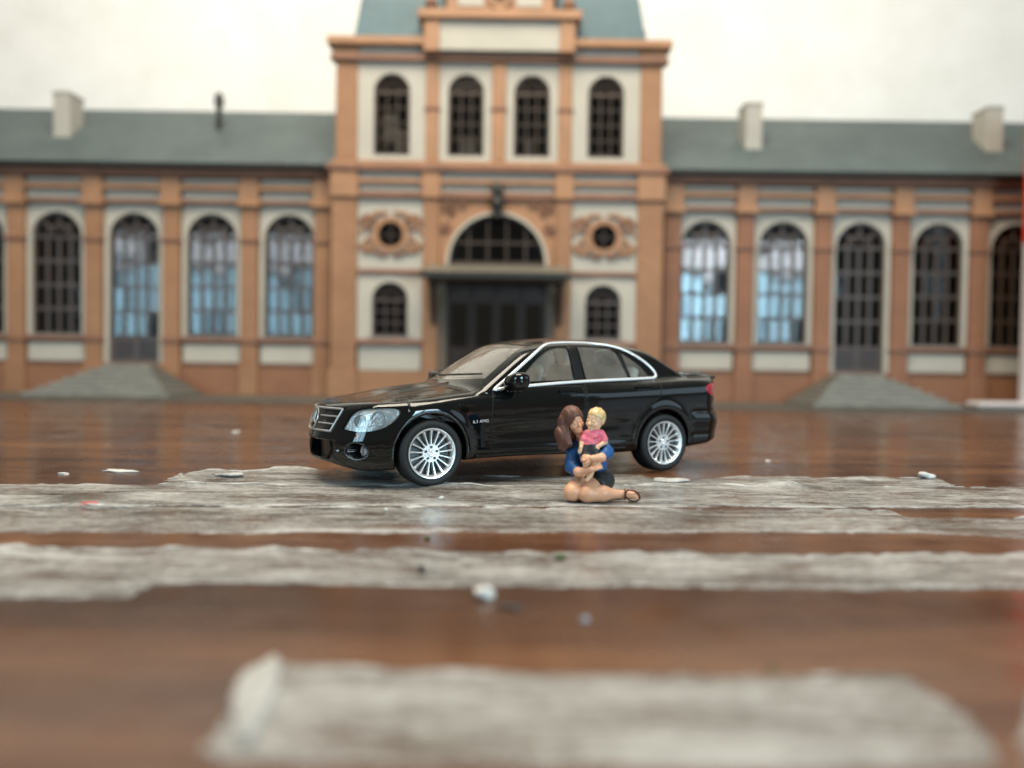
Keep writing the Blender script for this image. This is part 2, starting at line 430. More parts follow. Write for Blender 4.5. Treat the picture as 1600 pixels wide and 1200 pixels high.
def chimney(x, y, z0, z1, w=.56, d=1.1):
    m = MB().box(x - w / 2, x + w / 2, y - .1, y + d, z0 - .5, z1, .02).box(x - w / 2 - .025, x + w / 2 + .025, y - .125, y + d + .025, z1 + .002, z1 + .10, .02)
    m.build('chimney', 'chimney_grey', B)
chimney(-14.75, 1.0, 8.4, 10.05, d=.8); chimney(8.5, .85, 8.3, 9.95, d=.8); chimney(16.6, .9, 8.3, 9.95, d=.8)
MB().lathe([(.0, 8.6), (.1, 8.6), (.1, 9.9), (.16, 9.95), (.17, 10.25), (.05, 10.4), (0, 10.4)], 12, 'Z', (-9.7, 1.6, 0)).build('vent_pipe', 'dark_metal', B, 40)

# tower: front 0.8 m before the wings
YT = -.8; HW = 5.13
def tp(name, m, x0, x1, y0, y1, z0, z1, bev=.02): return part(name, m, (x0, x1, YT + y0, YT + y1, z0, z1), bev=bev)
for s in (-1, 1):
    tp('side_wall', 'orange_brick', *sorted((s * 4.9, s * HW)), .22, 5.2, 0, 11.2)
    tp('corner_pilaster', 'orange_brick', *sorted((s * 4.44, s * HW)), -.05, .22, 7.55, 10.62)
    tp('corner_pier', 'orange_brick', *sorted((s * 4.42, s * (HW + .1))), -.12, .22, .95, 6.35)
    tp('corner_foot', 'orange_brick', *sorted((s * 4.38, s * (HW + .16))), -.2, .22, 0.0, .95)
    tp('inner_pilaster', 'orange_trim', *sorted((s * 1.88, s * 2.30)), -.07, .22, 7.55, 10.62)
    tp('inner_pier', 'orange_brick', *sorted((s * 1.84, s * 2.34)), -.12, .22, 0.0, 6.35)
    tp('pilaster_band', 'brown_trim', *sorted((s * 1.84, s * 2.34)), -.11, .1, 9.12, 9.24)
    tp('pier_head', 'orange_trim', *sorted((s * 1.80, s * 2.38)), -.22, .2, 6.36, 7.22)
    tp('pier_head', 'orange_trim', *sorted((s * 4.38, s * (HW + .12))), -.22, .2, 6.36, 7.22)
    c = s * 3.37                                   # outer bay
    MB().prism(rect(c - 1.07, c + 1.07, 7.5, 10.65), YT, YT + .2, [arch(c, 1.14, 7.72, 10.28)]).build('wall_panel', 'beige_plaster', B)
    window(c, 1.12, 7.73, 10.27, YT + .13, 3, 4, .04)
    MB().prism(rect(c - 1.05, c + 1.05, 4.12, 6.35), YT, YT + .2, [circ(c, 5.22, .44)]).build('wall_panel', 'beige_plaster', B)
    ro = MB(); ro.prism(circ(c, 5.22, .56), YT - .09, YT + .05, [circ(c, 5.22, .40)])
    ow = ro.build('round_window', 'orange_trim', B)
    MB().add([(x, YT + .08, z) for x, z in circ(c, 5.22, .42)], [list(range(28))]).build('pane', 'window_glass', ow)
    gb = MB(); gb.box(c - .02, c + .02, YT + .03, YT + .07, 4.82, 5.62); gb.box(c - .4, c + .4, YT + .03, YT + .07, 5.2, 5.24); gb.build('glazing_bar', 'window_brown', ow)
    for q in (-1, 1):                              # carved scrolls beside the round window
        for zz, tw in ((5.62, 1), (4.86, -1)):
            sc = MB(); pts = []
            for i in range(34):
                a = i / 33 * 4.2 * math.pi / 2 * 1.6; rr = .30 * (1 - i / 36)
                pts.append((c + q * (.66 + .02) + q * rr * math.cos(a) * .9, YT - .04, zz + tw * (rr * math.sin(a) - .08)))
            sc.tube(pts, [.075 * (1 - .5 * i / 33) for i in range(34)], 6).build('scroll_ornament', 'brown_trim' if zz > 5 else 'orange_trim', B, True)
        sc = MB().tube([(c + q * .1, YT - .04, 5.22 + .70), (c + q * .45, YT - .05, 5.22 + .66), (c + q * .8, YT - .04, 5.22 + .36), (c + q * .98, YT - .03, 5.22)], [.05, .08, .07, .04], 6).build('scroll_ornament', 'orange_trim', B, True)
        sc = MB().tube([(c + q * .1, YT - .04, 5.22 - .66), (c + q * .45, YT - .05, 5.22 - .58), (c + q * .85, YT - .04, 5.22 - .42)], [.07, .06, .04], 6).build('scroll_ornament', 'brown_trim', B, True)
    MB().prism(rect(c - 1.05, c + 1.05, 1.9, 4.0), YT, YT + .2, [arch(c, 1.14, 2.0, 3.74)]).build('wall_panel', 'beige_plaster', B)
    MB().prism(arch(c, 1.44, 2.0, 3.88), YT - .04, YT + .02, [arch(c, 1.14, 2.001, 3.73)]).build('arch_surround', 'beige_plaster', B)
    window(c, 1.12, 2.01, 3.73, YT + .13, 3, 3, .05)
    tp('string_course', 'brown_trim', c - 1.08, c + 1.08, -.1, .1, 3.98, 4.13)
    tp('sill', 'brown_trim', c - 1.08, c + 1.08, -.14, .1, 1.74, 1.92); tp('apron_panel', 'beige_plaster', c - 1.0, c + 1.0, .0, .2, .92, 1.73)
    tp('plinth', 'orange_brick', c - 1.06, c + 1.06, -.08, .2, 0, .9)
    c = s * 1.04                                   # inner bay, upper floor
    MB().prism(rect(c - .86, c + .86, 7.5, 10.65), YT + .012, YT + .2, [arch(c, 1.14, 7.72, 10.28)]).build('wall_panel', 'beige_plaster', B)
    window(c, 1.12, 7.73, 10.27, YT + .13, 3, 4, .04)
tp('centre_pilaster', 'orange_trim', -.22, .22, -.07, .2, 7.55, 10.62); tp('pilaster_band', 'brown_trim', -.26, .26, -.11, .1, 9.12, 9.24)
for z0, z1, p, m in ((6.36, 6.56, .16, 'brown_trim'), (6.56, 6.80, .03, 'beige_plaster'), (6.80, 6.94, .2, 'orange_trim'), (6.94, 7.18, .05, 'beige_plaster'), (7.18, 7.36, .30, 'brown_trim'), (7.36, 7.52, .16, 'orange_trim')):
    tp('string_course', m, -HW - p * .8, HW + p * .8, -p, .2, z0, z1)
tp('architrave', 'brown_trim', -HW - .16, HW + .16, -.2, .2, 10.62, 10.80)
tp('frieze', 'beige_plaster', -HW, HW, -.04, .2, 10.80, 11.06); tp('frieze_end', 'orange_trim', -HW - .1, -4.4, -.12, .2, 10.79, 11.07); tp('frieze_end', 'orange_trim', 4.4, HW + .1, -.12, .2, 10.79, 11.07)
tp('cornice', 'orange_trim', -HW - .24, HW + .24, -.34, .3, 11.06, 11.30); tp('cornice', 'orange_trim', -HW - .22, HW + .22, .3, 5.2, 11.06, 11.28)
tp('attic_panel', 'beige_plaster', -1.9, 1.9, -.42, 1.2, 10.86, 11.78)
for s in (-1, 1): tp('attic_pilaster', 'orange_trim', *sorted((s * 1.86, s * 2.34)), -.5, 1.2, 10.81, 11.78)
tp('attic_cornice', 'orange_trim', -2.52, 2.52, -.62, 1.2, 11.78, 12.06)
tp('pediment', 'orange_trim', -1.66, 1.66, -.4, 1.1, 12.06, 13.3)
for s in (-1, 1): tp('pediment_panel', 'beige_plaster', *sorted((s * .5, s * 1.3)), -.43, 0, 12.2, 12.62); tp('pediment_cornice', 'brown_trim', *sorted((s * .5, s * 1.8)), -.52, .9, 12.66, 12.84)
for s in (-1, 1): MB().lathe([(0, 12.05), (.2, 12.05), (.12, 12.2), (.2, 12.34), (.15, 12.5), (.06, 12.6), (0, 12.72)], 14, 'Z', (s * 2.15, YT - .2, 0)).build('urn_finial', 'brown_trim', B, True)
sh = MB().prism([(0, 12.05), (.22, 12.15), (.34, 12.4), (.34, 12.8), (.15, 12.95), (0, 12.85), (-.15, 12.95), (-.34, 12.8), (-.34, 12.4), (-.22, 12.15)], YT - .58, YT - .3)
sh.lathe([(0, 0), (.18, 0), (.2, -.05), (.1, -.12), (0, -.13)], 14, 'Y', (0, YT - .58, 12.5)); sh.build('carved_shield', 'orange_trim', B, 30)
# tower roof, slightly concave pavilion
rm = MB(); rings = [(4.72, 2.45, 11.28), (4.6, 2.36, 11.5), (4.44, 2.22, 12.6), (4.22, 2.0, 13.8), (3.9, 1.7, 15.2)]
vs = []; fs = []
for hx, hy, z in rings: vs += [(-hx, 1.7 - hy, z), (hx, 1.7 - hy, z), (hx, 1.7 + hy, z), (-hx, 1.7 + hy, z)]
for i in range(4):
    for k in range(4): fs.append((i * 4 + k, i * 4 + (k + 1) % 4, i * 4 + 4 + (k + 1) % 4, i * 4 + 4 + k))
fs.append((16, 17, 18, 19)); rm.add(vs, fs).build('tower_roof', 'teal_slate', B)
part('dormer_ridge', 'teal_slate', (4.45, 4.75, .2, .6, 11.28, 12.15))
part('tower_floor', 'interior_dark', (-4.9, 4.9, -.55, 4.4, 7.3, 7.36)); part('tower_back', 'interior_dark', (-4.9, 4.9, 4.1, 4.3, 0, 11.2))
for i, (x, w, h) in enumerate(((-3.55, .5, 1.7), (-3.1, .4, 1.2), (-1.0, .6, 1.0), (.95, .3, .9), (3.3, .7, .5), (-3.5, .5, .8))):
    MB().box(x - w / 2, x + w / 2, -.25, -.15, 7.37, 7.5 + h, .05).build('pale_panel', 'panel_pale', B)  # pale upright panels behind the upper windows
# entrance: arch window, canopy, doors
MB().prism(rect(-1.84, 1.84, 3.95, 6.36), YT + .01, YT + .2, [arch(0, 3.1, 4.0, 5.92, 24)]).build('wall_panel', 'orange_trim', B)
MB().prism(arch(0, 3.5, 4.3, 6.12, 24), YT - .1, YT + .05, [arch(0, 3.08, 4.301, 5.91, 24)]).build('arch_surround', 'orange_trim', B)
MB().prism(arch(0, 3.2, 4.3, 5.97, 24), YT - .13, YT - .02, [arch(0, 3.02, 4.301, 5.88, 24)]).build('arch_moulding', 'beige_plaster', B)
fw = MB(); fw.prism(arch(0, 3.08, 4.3, 5.91, 24), YT + .06, YT + .16, [arch(0, 2.9, 4.42, 5.82, 24)])
for x in (-.9, -.3, .3, .9): fw.box(x - .03, x + .03, YT + .07, YT + .13, 4.4, 4.37 + math.sqrt(1.47 ** 2 - x * x) - .02)
fw.box(-1.42, 1.42, YT + .065, YT + .125, 4.98, 5.05)
fwo = fw.build('arch_window', 'window_brown', B)
for i, x in enumerate((-1.17, -.6, 0, .6, 1.17)):
    for j, (za, zb) in enumerate(((4.44, 4.97), (5.06, 5.0 + [.35, .68, .8, .68, .35][i]))): pane(.54, zb - za, fwo, x, YT + .11, (za + zb) / 2)
for s in (-1, 1):
    for i, (cx, cz, r0, tw) in enumerate(((1.5, 6.02, .22, 1), (1.62, 5.5, .16, -1), (1.12, 6.2, .13, 1))):
        pts = [(s * (cx + r0 * (1 - k / 34) * math.cos(k * .3)), YT - .05, cz + tw * r0 * (1 - k / 34) * math.sin(k * .3)) for k in range(32)]
        MB().tube(pts, [.06 * (1 - .4 * k / 32) for k in range(32)], 6).build('scroll_ornament', 'brown_trim', B, True)
key = MB(); key.lathe([(0, 5.8), (.12, 5.82), (.18, 6.0), (.24, 6.18), (.13, 6.35), (.16, 6.5), (.2, 6.62), (.12, 6.8), (0, 6.86)], 14, 'Z', (0, YT - .34, 0))
key.box(-.13, .13, YT - .5, YT - .1, 5.72, 5.86, .02); key.build('keystone_lantern', 'dark_metal', B, 40)
part('transom', 'beige_plaster', (-1.84, 1.84, YT - .05, YT + .16, 4.12, 4.29))
can = MB().prism([(0, 0), (1.3, 0), (1.3, .1), (0, .5)], -2.2, 2.2)
can.v = [(y, YT - .12 - x, z + 3.78) for x, y, z in can.v]; can.build('canopy', 'canopy_grey', B)
part('canopy_edge', 'dark_metal', (-2.24, 2.24, YT - 1.5, YT - 1.42, 3.72, 3.92))
for s in (-1, 1):
    x = s * 1.98; MB().tube([(x, YT - .14, 2.55), (x, YT - .2, 2.8), (x, YT - .5, 3.3), (x, YT - 1.1, 3.68)], [.06, .09, .09, .06], 8).box(x - .07, x + .07, YT - .2, YT - .13, 2.4, 3.78, .02).build('canopy_bracket', 'dark_metal', B, True)
    part('door_jamb', 'jamb_shaded', (*sorted((s * 1.57, s * 1.84)), YT - .03, YT + .2, 0, 3.95))
for k, x in enumerate((-1.18, -.39, .39, 1.18)):
    d = MB().box(x - .385, x + .385, YT + .1, YT + .2, .1, 3.9, .015); d.box(x - .27, x + .27, YT + .06, YT + .101, .3, 1.2, .02); d.box(x - .27, x + .27, YT + .07, YT + .101, 1.35, 1.55, .02)
    do = d.build('door_leaf', 'door_wood', B)
    MB().box(x - .27, x + .27, YT + .08, YT + .098, 1.7, 3.1).build('pane', 'window_glass', do)
part('door_transom', 'door_wood', (-1.57, 1.57, YT + .04, YT + .22, 3.2, 3.34))
# paved strip and the two flights of steps before the wing doors
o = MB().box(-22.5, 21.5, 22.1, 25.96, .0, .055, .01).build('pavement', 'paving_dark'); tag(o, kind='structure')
def steps(x, label):
    e = empty('entrance_steps', (x, 25.72, .055)); n = 7; top = .95
    for i in range(n):
        t = i / (n - 1); w = 4.3 * (1 - t) + 1.5 * t; d = 2.55 * (1 - t) + .75 * t; z = top * i / n
        MB().box(-w / 2, w / 2, -d, 0, z, z + top / n, .02).build('step', 'stone_grey', e)
    tag(e, label, 'steps', 'steps before the station wings')
steps(-12.2, 'grey stone steps before the station door, on the side the car faces')
steps(11.0, 'grey stone steps before the station door, behind the rear of the car')
# red and white board at the edge of view, standing on a white foot
sg = empty('marker_board', (17.50, 24.0, .055)); tag(sg, 'tall red and white board at the right edge before the station', 'board')
MB().box(-2.1, 2.2, -.15, .15, .1, 5.0, .03).build('white_panel', 'chalk_white', sg); MB().box(-2.1, 2.2, -.16, .16, 5.002, 9.2, .03).build('red_panel', 'signal_red', sg)
MB().box(-3.6, 2.4, -.4, .4, 0, .2, .09).build('foot', 'chalk_white', sg)
# ------------------------------------------------------------------ the model car
def m_paint():
    t = NT('black_paint'); v = t.coords()
    dust = t.noise(v, 46, 4, .7); film = t.noise(v, 2.6, 5, .6)
    ge = t.n('ShaderNodeNewGeometry'); sp = t.n('ShaderNodeSeparateXYZ'); t.l(ge.outputs['Normal'], sp.inputs[0])
    up = t.ramp(sp.outputs[2], [(.45, (0, 0, 0)), (.95, (1, 1, 1))])       # dust settles on level faces
    d = t.math('MULTIPLY', t.math('MULTIPLY', up, t.ramp(film, [(.35, (.25,) * 3), (.7, (1,) * 3)])), t.ramp(dust, [(.42, (.12,) * 3), (.72, (1,) * 3)]))
    base = t.mixc(t.math('MULTIPLY', d, .34), (.0028, .0040, .0041, 1), (.20, .18, .15, 1))
    t.set(Base_Color=base, Roughness=t.math('ADD', t.math('MULTIPLY', d, .50), .04), Coat_Weight=.15, Coat_Roughness=.03)
    t.b.inputs['Specular IOR Level'].default_value = .5
    t.bump(t.noise(v, 6, 2, .4), .05, .02)
m_paint()
plain('black_plastic', (.006, .0065, .0065), .32, var=.2, scale=20)
plain('tyre_rubber', (.0065, .007, .0072), .62, var=.25, scale=12, bump=.25, bscale=60)
plain('alloy_silver', (.84, .84, .83), .27, metal=.55, var=.05, scale=14, bump=.12, bscale=40)
plain('chrome', (.88, .89, .90), .12, metal=1., var=.03, bump=.05, bscale=40)
plain('chrome_foil', (.82, .83, .84), .28, metal=.35, var=.04)
plain('grille_silver', (.50, .50, .49), .3, metal=.6, var=.1)
plain('silver_print', (.75, .76, .77), .35, metal=.3, var=.05)
plain('fog_silver', (.36, .37, .38), .2, metal=.5, var=.2)
plain('gap_black', (.0018, .0018, .0018), .8, var=.1)
plain('seat_beige', (.66, .60, .51), .65, var=.1)
plain('cabin_grey', (.70, .62, .51), .6, var=.1)
plain('lamp_silver', (.74, .76, .76), .25, metal=.3, var=.25, scale=24, bump=.9, bscale=30)
plain('tail_red', (.36, .018, .038), .15, var=.2, scale=10, coat=.6)
m_glass('screen_glass', (.92, .93, .91, 1), 1.7, .03, .22)
m_glass('car_glass', (.94, .95, .94, 1), 1.6, .03, .14)
m_glass('lamp_glass', (.93, .95, .95, 1), 1.45, .01)
UF, UR, LEN = .83, 3.66, 4.69      # axles and length, u runs from nose to tail, near side has y < 0
def crease(u): return .815 + .036 * (u - 1.5)
def spos(x, k): return .5 * (x + np.sqrt(x * x + k * k))
def car_f(u, y, z):
    a = np.abs(y)
    Wp = spl(u, [0, .4, .83, 1.5, 2.5, 3.66, 4.25, 4.75], [.835, .868, .882, .878, .884, .886, .862, .815])
    zc = crease(u)
    W = Wp - .30 * spos(z - zc, .035) - .055 * spos(zc - z, .02) ** 1.5 * 1.6
    W = W + .018 * np.exp(-((z - .335) / .035) ** 2) * np.exp(-((u - 2.25) / .92) ** 6) - .25 * spos(.27 - z, .03)
    W = W - .012 * np.exp(-((z - (.50 + .03 * (u - 1.5))) / .06) ** 2) * np.exp(-((u - 2.3) / .9) ** 4)
    for ua, fl in ((UF, .014), (UR, .010)):
        r = np.sqrt((u - ua) ** 2 + (z - .33) ** 2)
        W = W + fl * np.exp(-((r - .40) / .055) ** 2)
    rb = .5 + .5 * np.tanh((u - 4.08) / .04); W = W - rb * .014 * np.exp(-((z - .665) / .022) ** 2) + rb * .012 * np.exp(-((z - .56) / .06) ** 2) - rb * .010 * np.exp(-((z - .40) / .025) ** 2)
    side = a - W
    Zt = spl(u, [-.15, .06, .35, .8, 1.2, 1.5, 2.0, 3.0, 3.6, 4.0, 4.4, 4.6, 4.8], [.735, .775, .836, .910, .958, .985, 1.02, 1.06, 1.09, 1.105, 1.11, 1.115, 1.10])
    dome = .016 * np.exp(-((a - .30) / .07) ** 2) * np.clip((u - .2) / .5, 0, 1) * np.clip((1.6 - u) / .3, 0, 1)
    top = (z - (Zt - np.clip(.03 + .05 * u, .03, .075) * (a / .8) ** 2.6 + dome)) * .97
    bot = spl(u, [0, .15, .5, 1.2, 3.2, 4.2, 4.7], [.215, .170, .172, .235, .235, .27, .32]) - z
    nose = spl(z, [.15, .25, .36, .45, .52, .62, .72, .80], [.06, .015, .0, .005, .025, .045, .075, .13])
    front = (nose - .095 + .34 * (a / .8) ** 2 - u) * np.where(a < .8, 1 / np.sqrt(1 + (1.06 * a) ** 2), .76)
    tail = spl(z, [.2, .32, .45, .60, .655, .70, .85, 1.0, 1.06, 1.1, 1.14], [.10, .02, .0, .005, .03, .055, .075, .055, .035, .02, .02])
    rear = u - (LEN - tail - .05 * (a / .8) ** 2)
    f = smax(side, front, .20); f = smax(f, rear, .34); f = smax(f, top, np.where(u < .6, .055, .085)); f = smax(f, bot, .05)
    # twin front openings and side fog openings
    fr = np.maximum(np.abs(z - .345) - .085, (a - .40 + (.345 - z) * .45)) ; fr = np.maximum(fr, u - .07 - .53 * a * a)
    f = smax(f, -fr, .02)
    zf = .352; fo = np.maximum(np.sqrt(((a - .655) * .80) ** 2 + (z - zf) ** 2) - .068, u - .40); f = smax(f, -fo, .015)
    gr = np.maximum(np.maximum(np.abs(z - .628) - .108, a - .42 - (z - .628) * .45), u - .015 - .53 * a * a - (z - .628) * .35); f = smax(f, -gr, .015)
    # greenhouse
    zr = spl(u, [1.6, 1.9, 2.15, 2.5, 2.9, 3.2, 3.5, 3.9], [1.29, 1.395, 1.445, 1.482, 1.484, 1.470, 1.435, 1.36])
    Wg = spl(u, [1.2, 1.8, 2.5, 3.2, 3.9], [.775, .80, .805, .785, .72]) - .415 * (z - 1.0) - .10 * spos(z - 1.2, .1) ** 2
    gs = (a - Wg) * .92; gt = z - (zr - .075 * (a / .6) ** 2.2)
    ws = ((1.255 + (z - 1.0) * 1.64 + .20 * (a / .7) ** 2) - u) * .56
    bl = (u - (4.13 - (z - 1.12) * 1.78 - .13 * (a / .7) ** 2)) * .49
    g = smax(gs, gt, .07); g = smax(g, ws, .03); g = smax(g, bl, .05); g = smax(g, .9 - z, .02)
    f = smin(f, g, .035)
    # wheel wells
    for ua in (UF, UR):
        r = np.sqrt((u - ua) ** 2 + (z - .33) ** 2)
        f = smax(f, -np.maximum(r - .368, .58 - a), .012)
    # boot lip
    lip = np.maximum(np.abs(u - 4.56) - .05, np.maximum(np.abs(z - (1.104 - .05 * (a / .7) ** 3)) - .012, a - .66)); f = smin(f, lip, .03)
    return f
CP, CQ = surface(car_f, (-.15, -.96, .14), (4.80, .96, 1.56), .0165)
def cast(P, d, T=1.6, n=120):
    """first hit of the car surface from points P in direction d"""
    P = np.asarray(P, float); d = np.asarray(d, float); d = d / np.linalg.norm(d)
    ts = np.linspace(0, T, n); hit = np.full(len(P), np.nan)
    X = P[:, None, :] + ts[None, :, None] * d; v = car_f(X[..., 0], X[..., 1], X[..., 2])
    k = np.argmax(v < 0, 1); ok = v[np.arange(len(P)), k] < 0
    lo, hi = ts[np.maximum(k - 1, 0)], ts[k]
    for _ in range(16):
        m = (lo + hi) / 2; q = P + m[:, None] * d; ins = car_f(q[:, 0], q[:, 1], q[:, 2]) < 0
        hi = np.where(ins, m, hi); lo = np.where(ins, lo, m)
    hit[ok] = lo[ok]
    return P + hit[:, None] * d
class Skin:
    """the car skin as polygons that can be split along outlines"""
    def __init__(s, P, Q):
        s.V = [tuple(p) for p in P]; s.F = [list(q) for q in Q]; s.C = np.empty((len(Q) + 60000, 3)); s.C[:len(Q)] = P[Q].mean(1); s.part = [None] * len(s.F); s.sp = {}
    def cut(s, poly, e1, e2, sel):
        e1 = np.array(e1, float); e2 = np.array(e2, float); n = len(poly)
        for i in range(n):
            p, q = np.array(poly[i]), np.array(poly[(i + 1) % n]); L = np.linalg.norm(q - p)
            if L < 1e-6: continue
            t = (q - p) / L; nn = np.array((-t[1], t[0]))
            C = s.C[:len(s.F)]; ab = np.stack((C @ e1, C @ e2), 1) - p
            m = (np.abs(ab @ nn) < .03) & (ab @ t > -.03) & (ab @ t < L + .03) & sel(C)
            N3 = nn[0] * e1 + nn[1] * e2; D = nn @ p
            for fi in np.nonzero(m)[0]: s._split(int(fi), N3, D)
    def _split(s, fi, N, D):
        f = s.F[fi]; d = [N[0] * s.V[v][0] + N[1] * s.V[v][1] + N[2] * s.V[v][2] - D for v in f]
        if min(d) > -1e-6 or max(d) < 1e-6: return
        A = []; Bb = []
        for i, v in enumerate(f):
            w = f[(i + 1) % len(f)]; a, b = d[i], d[(i + 1) % len(f)]
            if a >= -1e-6: A.append(v)
            if a <= 1e-6: Bb.append(v)
            if (a > 1e-6 and b < -1e-6) or (a < -1e-6 and b > 1e-6):
                k = (min(v, w), max(v, w))
                if k not in s.sp:
                    t = d[i] / (d[i] - b) if k[0] == v else 1 - d[i] / (d[i] - b)
                    p, q = s.V[k[0]], s.V[k[1]]; s.sp[k] = len(s.V); s.V.append(tuple(p[j] + (q[j] - p[j]) * t for j in range(3)))
                A.append(s.sp[k]); Bb.append(s.sp[k])
        if len(A) < 3 or len(Bb) < 3: return
        s.F[fi] = A; s.C[fi] = [sum(s.V[v][j] for v in A) / len(A) for j in range(3)]
        s.C[len(s.F)] = [sum(s.V[v][j] for v in Bb) / len(Bb) for j in range(3)]; s.F.append(Bb); s.part.append(s.part[fi])
    def assign(s, name, poly, e1, e2, sel):
        C = s.C[:len(s.F)]; a = C @ np.array(e1, float); b = C @ np.array(e2, float); ins = np.zeros(len(C), bool); n = len(poly)
        for i in range(n):
            (x0, y0), (x1, y1) = poly[i], poly[(i + 1) % n]
            if y0 == y1: continue
            ins ^= ((y0 > b) != (y1 > b)) & (a < (x1 - x0) * (b - y0) / (y1 - y0) + x0)
        for k in np.nonzero(ins & sel(C))[0]:
            if s.part[k] is None: s.part[k] = name
    def heal(s):
        for f in s.F:
            i = 0
            while i < len(f):
                k = (min(f[i], f[(i + 1) % len(f)]), max(f[i], f[(i + 1) % len(f)]))
                if k in s.sp: f.insert(i + 1, s.sp[k])
                else: i += 1
def smooth_poly(pts, n=3, corners=()):
    """closed outline rounded by Chaikin, keeping the listed corners"""
    pts = [tuple(p) for p in pts]; keep = set(pts[i] for i in corners)
    for _ in range(n):
        o = []
        for i, p in enumerate(pts):
            q = pts[(i + 1) % len(pts)]; a, b = np.array(p), np.array(q)
            o.append(tuple(p) if p in keep else tuple(a * .75 + b * .25))
            if q not in keep: o.append(tuple(a * .25 + b * .75))
        pts = o
    return pts
SK = Skin(CP, CQ)
side_sel = {s: (lambda C, s=s: C[:, 1] * s > .3) for s in (-1, 1)}
PANES = {  # outlines in (u, z)
    'front_side_window': smooth_poly([(1.80, 1.005), (2.48, 1.03), (2.475, 1.37), (2.36, 1.375), (2.20, 1.33), (1.98, 1.17)], 2, (0, 1, 2)),
    'rear_side_window': smooth_poly([(2.64, 1.035), (3.21, 1.055), (3.14, 1.352), (2.95, 1.388), (2.62, 1.392)], 2, (0, 1, 4)),
    'quarter_window': smooth_poly([(3.26, 1.058), (3.54, 1.068), (3.44, 1.20), (3.19, 1.335)], 2, (0, 1, 3)),
}
DOORS = {
    'front_door': smooth_poly([(1.47, .33), (1.47, .93), (1.60, 1.0), (2.2, 1.42), (2.545, 1.43), (2.57, .98), (2.575, .33)], 2, (0, 6)),
    'rear_door': smooth_poly([(2.605, .33), (2.60, .98), (2.575, 1.43), (3.0, 1.42), (3.45, 1.20), (3.62, 1.06), (3.60, .86), (3.40, .73), (3.20, .52), (3.16, .33)], 2, (0, 9)),
}
for s in (-1, 1):
    for nm, pl in list(PANES.items()) + list(DOORS.items()):
        SK.cut(pl, (1, 0, 0), (0, 0, 1), side_sel[s]); SK.assign((nm, s), pl, (1, 0, 0), (0, 0, 1), side_sel[s])
WS = smooth_poly([(-.66, 1.035), (0, 1.005), (.66, 1.035), (.52, 1.385), (0, 1.425), (-.52, 1.385)], 2, (0, 2, 3, 5))
RW = smooth_poly([(-.54, 1.155), (0, 1.145), (.54, 1.155), (.46, 1.36), (0, 1.40), (-.46, 1.36)], 2, (0, 2, 3, 5))
fs_ = lambda C: (C[:, 0] < 2.25) & (C[:, 2] > .97); rs_ = lambda C: (C[:, 0] > 3.35) & (C[:, 2] > 1.0)
SK.cut(WS, (0, 1, 0), (0, 0, 1), fs_); SK.assign(('windscreen', 0), WS, (0, 1, 0), (0, 0, 1), fs_)
SK.cut(RW, (0, 1, 0), (0, 0, 1), rs_); SK.assign(('rear_window', 0), RW, (0, 1, 0), (0, 0, 1), rs_)
HOOD = smooth_poly([(.12, -.38), (.44, -.60), (.8, -.69), (1.36, -.74), (1.33, 0), (1.36, .74), (.8, .69), (.44, .60), (.12, .38), (.02, 0)], 2, (0, 3, 5, 8))
ht = lambda C: C[:, 2] > .70
SK.cut(HOOD, (1, 0, 0), (0, 1, 0), ht); SK.assign(('bonnet', 0), HOOD, (1, 0, 0), (0, 1, 0), ht)
# head lamps seen from 40 degrees off the nose, tail lamps from the rear quarter
LA = R(48); LAMP = {}
for s in (-1, 1):
    e1 = (math.sin(LA), s * math.cos(LA) * -1 * -1, 0)
    e1 = (math.sin(LA), s * math.cos(LA), 0)
    hl = smooth_poly([(.375, .550), (.59, .525), (.83, .565), (.965, .69), (.95, .770), (.71, .775), (.49, .740)], 2, (0,))
    sel = lambda C, s=s: (C[:, 1] * s > .3) & (C[:, 0] < .8) & (C[:, 2] < .80)
    SK.cut(hl, e1, (0, 0, 1), sel); SK.assign(('head_lamp', s), hl, e1, (0, 0, 1), sel); LAMP[s] = (hl, e1)
    e2 = (-math.sin(R(55)), s * math.cos(R(55)), 0)
    off = -4.70 * math.sin(R(55))
    tl = smooth_poly([(off + .22, .77), (off + .60, .80), (off + .86, .90), (off + .80, .985), (off + .5, 1.0), (off + .22, .99)], 2)
    sel2 = lambda C, s=s: (C[:, 1] * s > .2) & (C[:, 0] > 4.0) & (C[:, 2] > .7)
    SK.cut(tl, e2, (0, 0, 1), sel2); SK.assign(('tail_lamp', s), tl, e2, (0, 0, 1), sel2)
SK.heal()
SV = np.array(SK.V); SN = unit(grad(car_f, SV, .004))
groups = {}
for f, p in zip(SK.F, SK.part): groups.setdefault(p, []).append(f)
PSI = R(28.9)
car = empty('car', (0, 0, 0), PSI)
tag(car, 'black saloon model car with silver multi-spoke wheels and chrome window trim', 'car')
_t = Matrix.Rotation(PSI, 3, 'Z') @ Vector((UF, -.88, 0)); car.location = (-.748 - _t.x, 7.53 - _t.y, .009)
GL = {'front_side_window', 'rear_side_window', 'quarter_window', 'windscreen', 'rear_window'}
CARP = {}
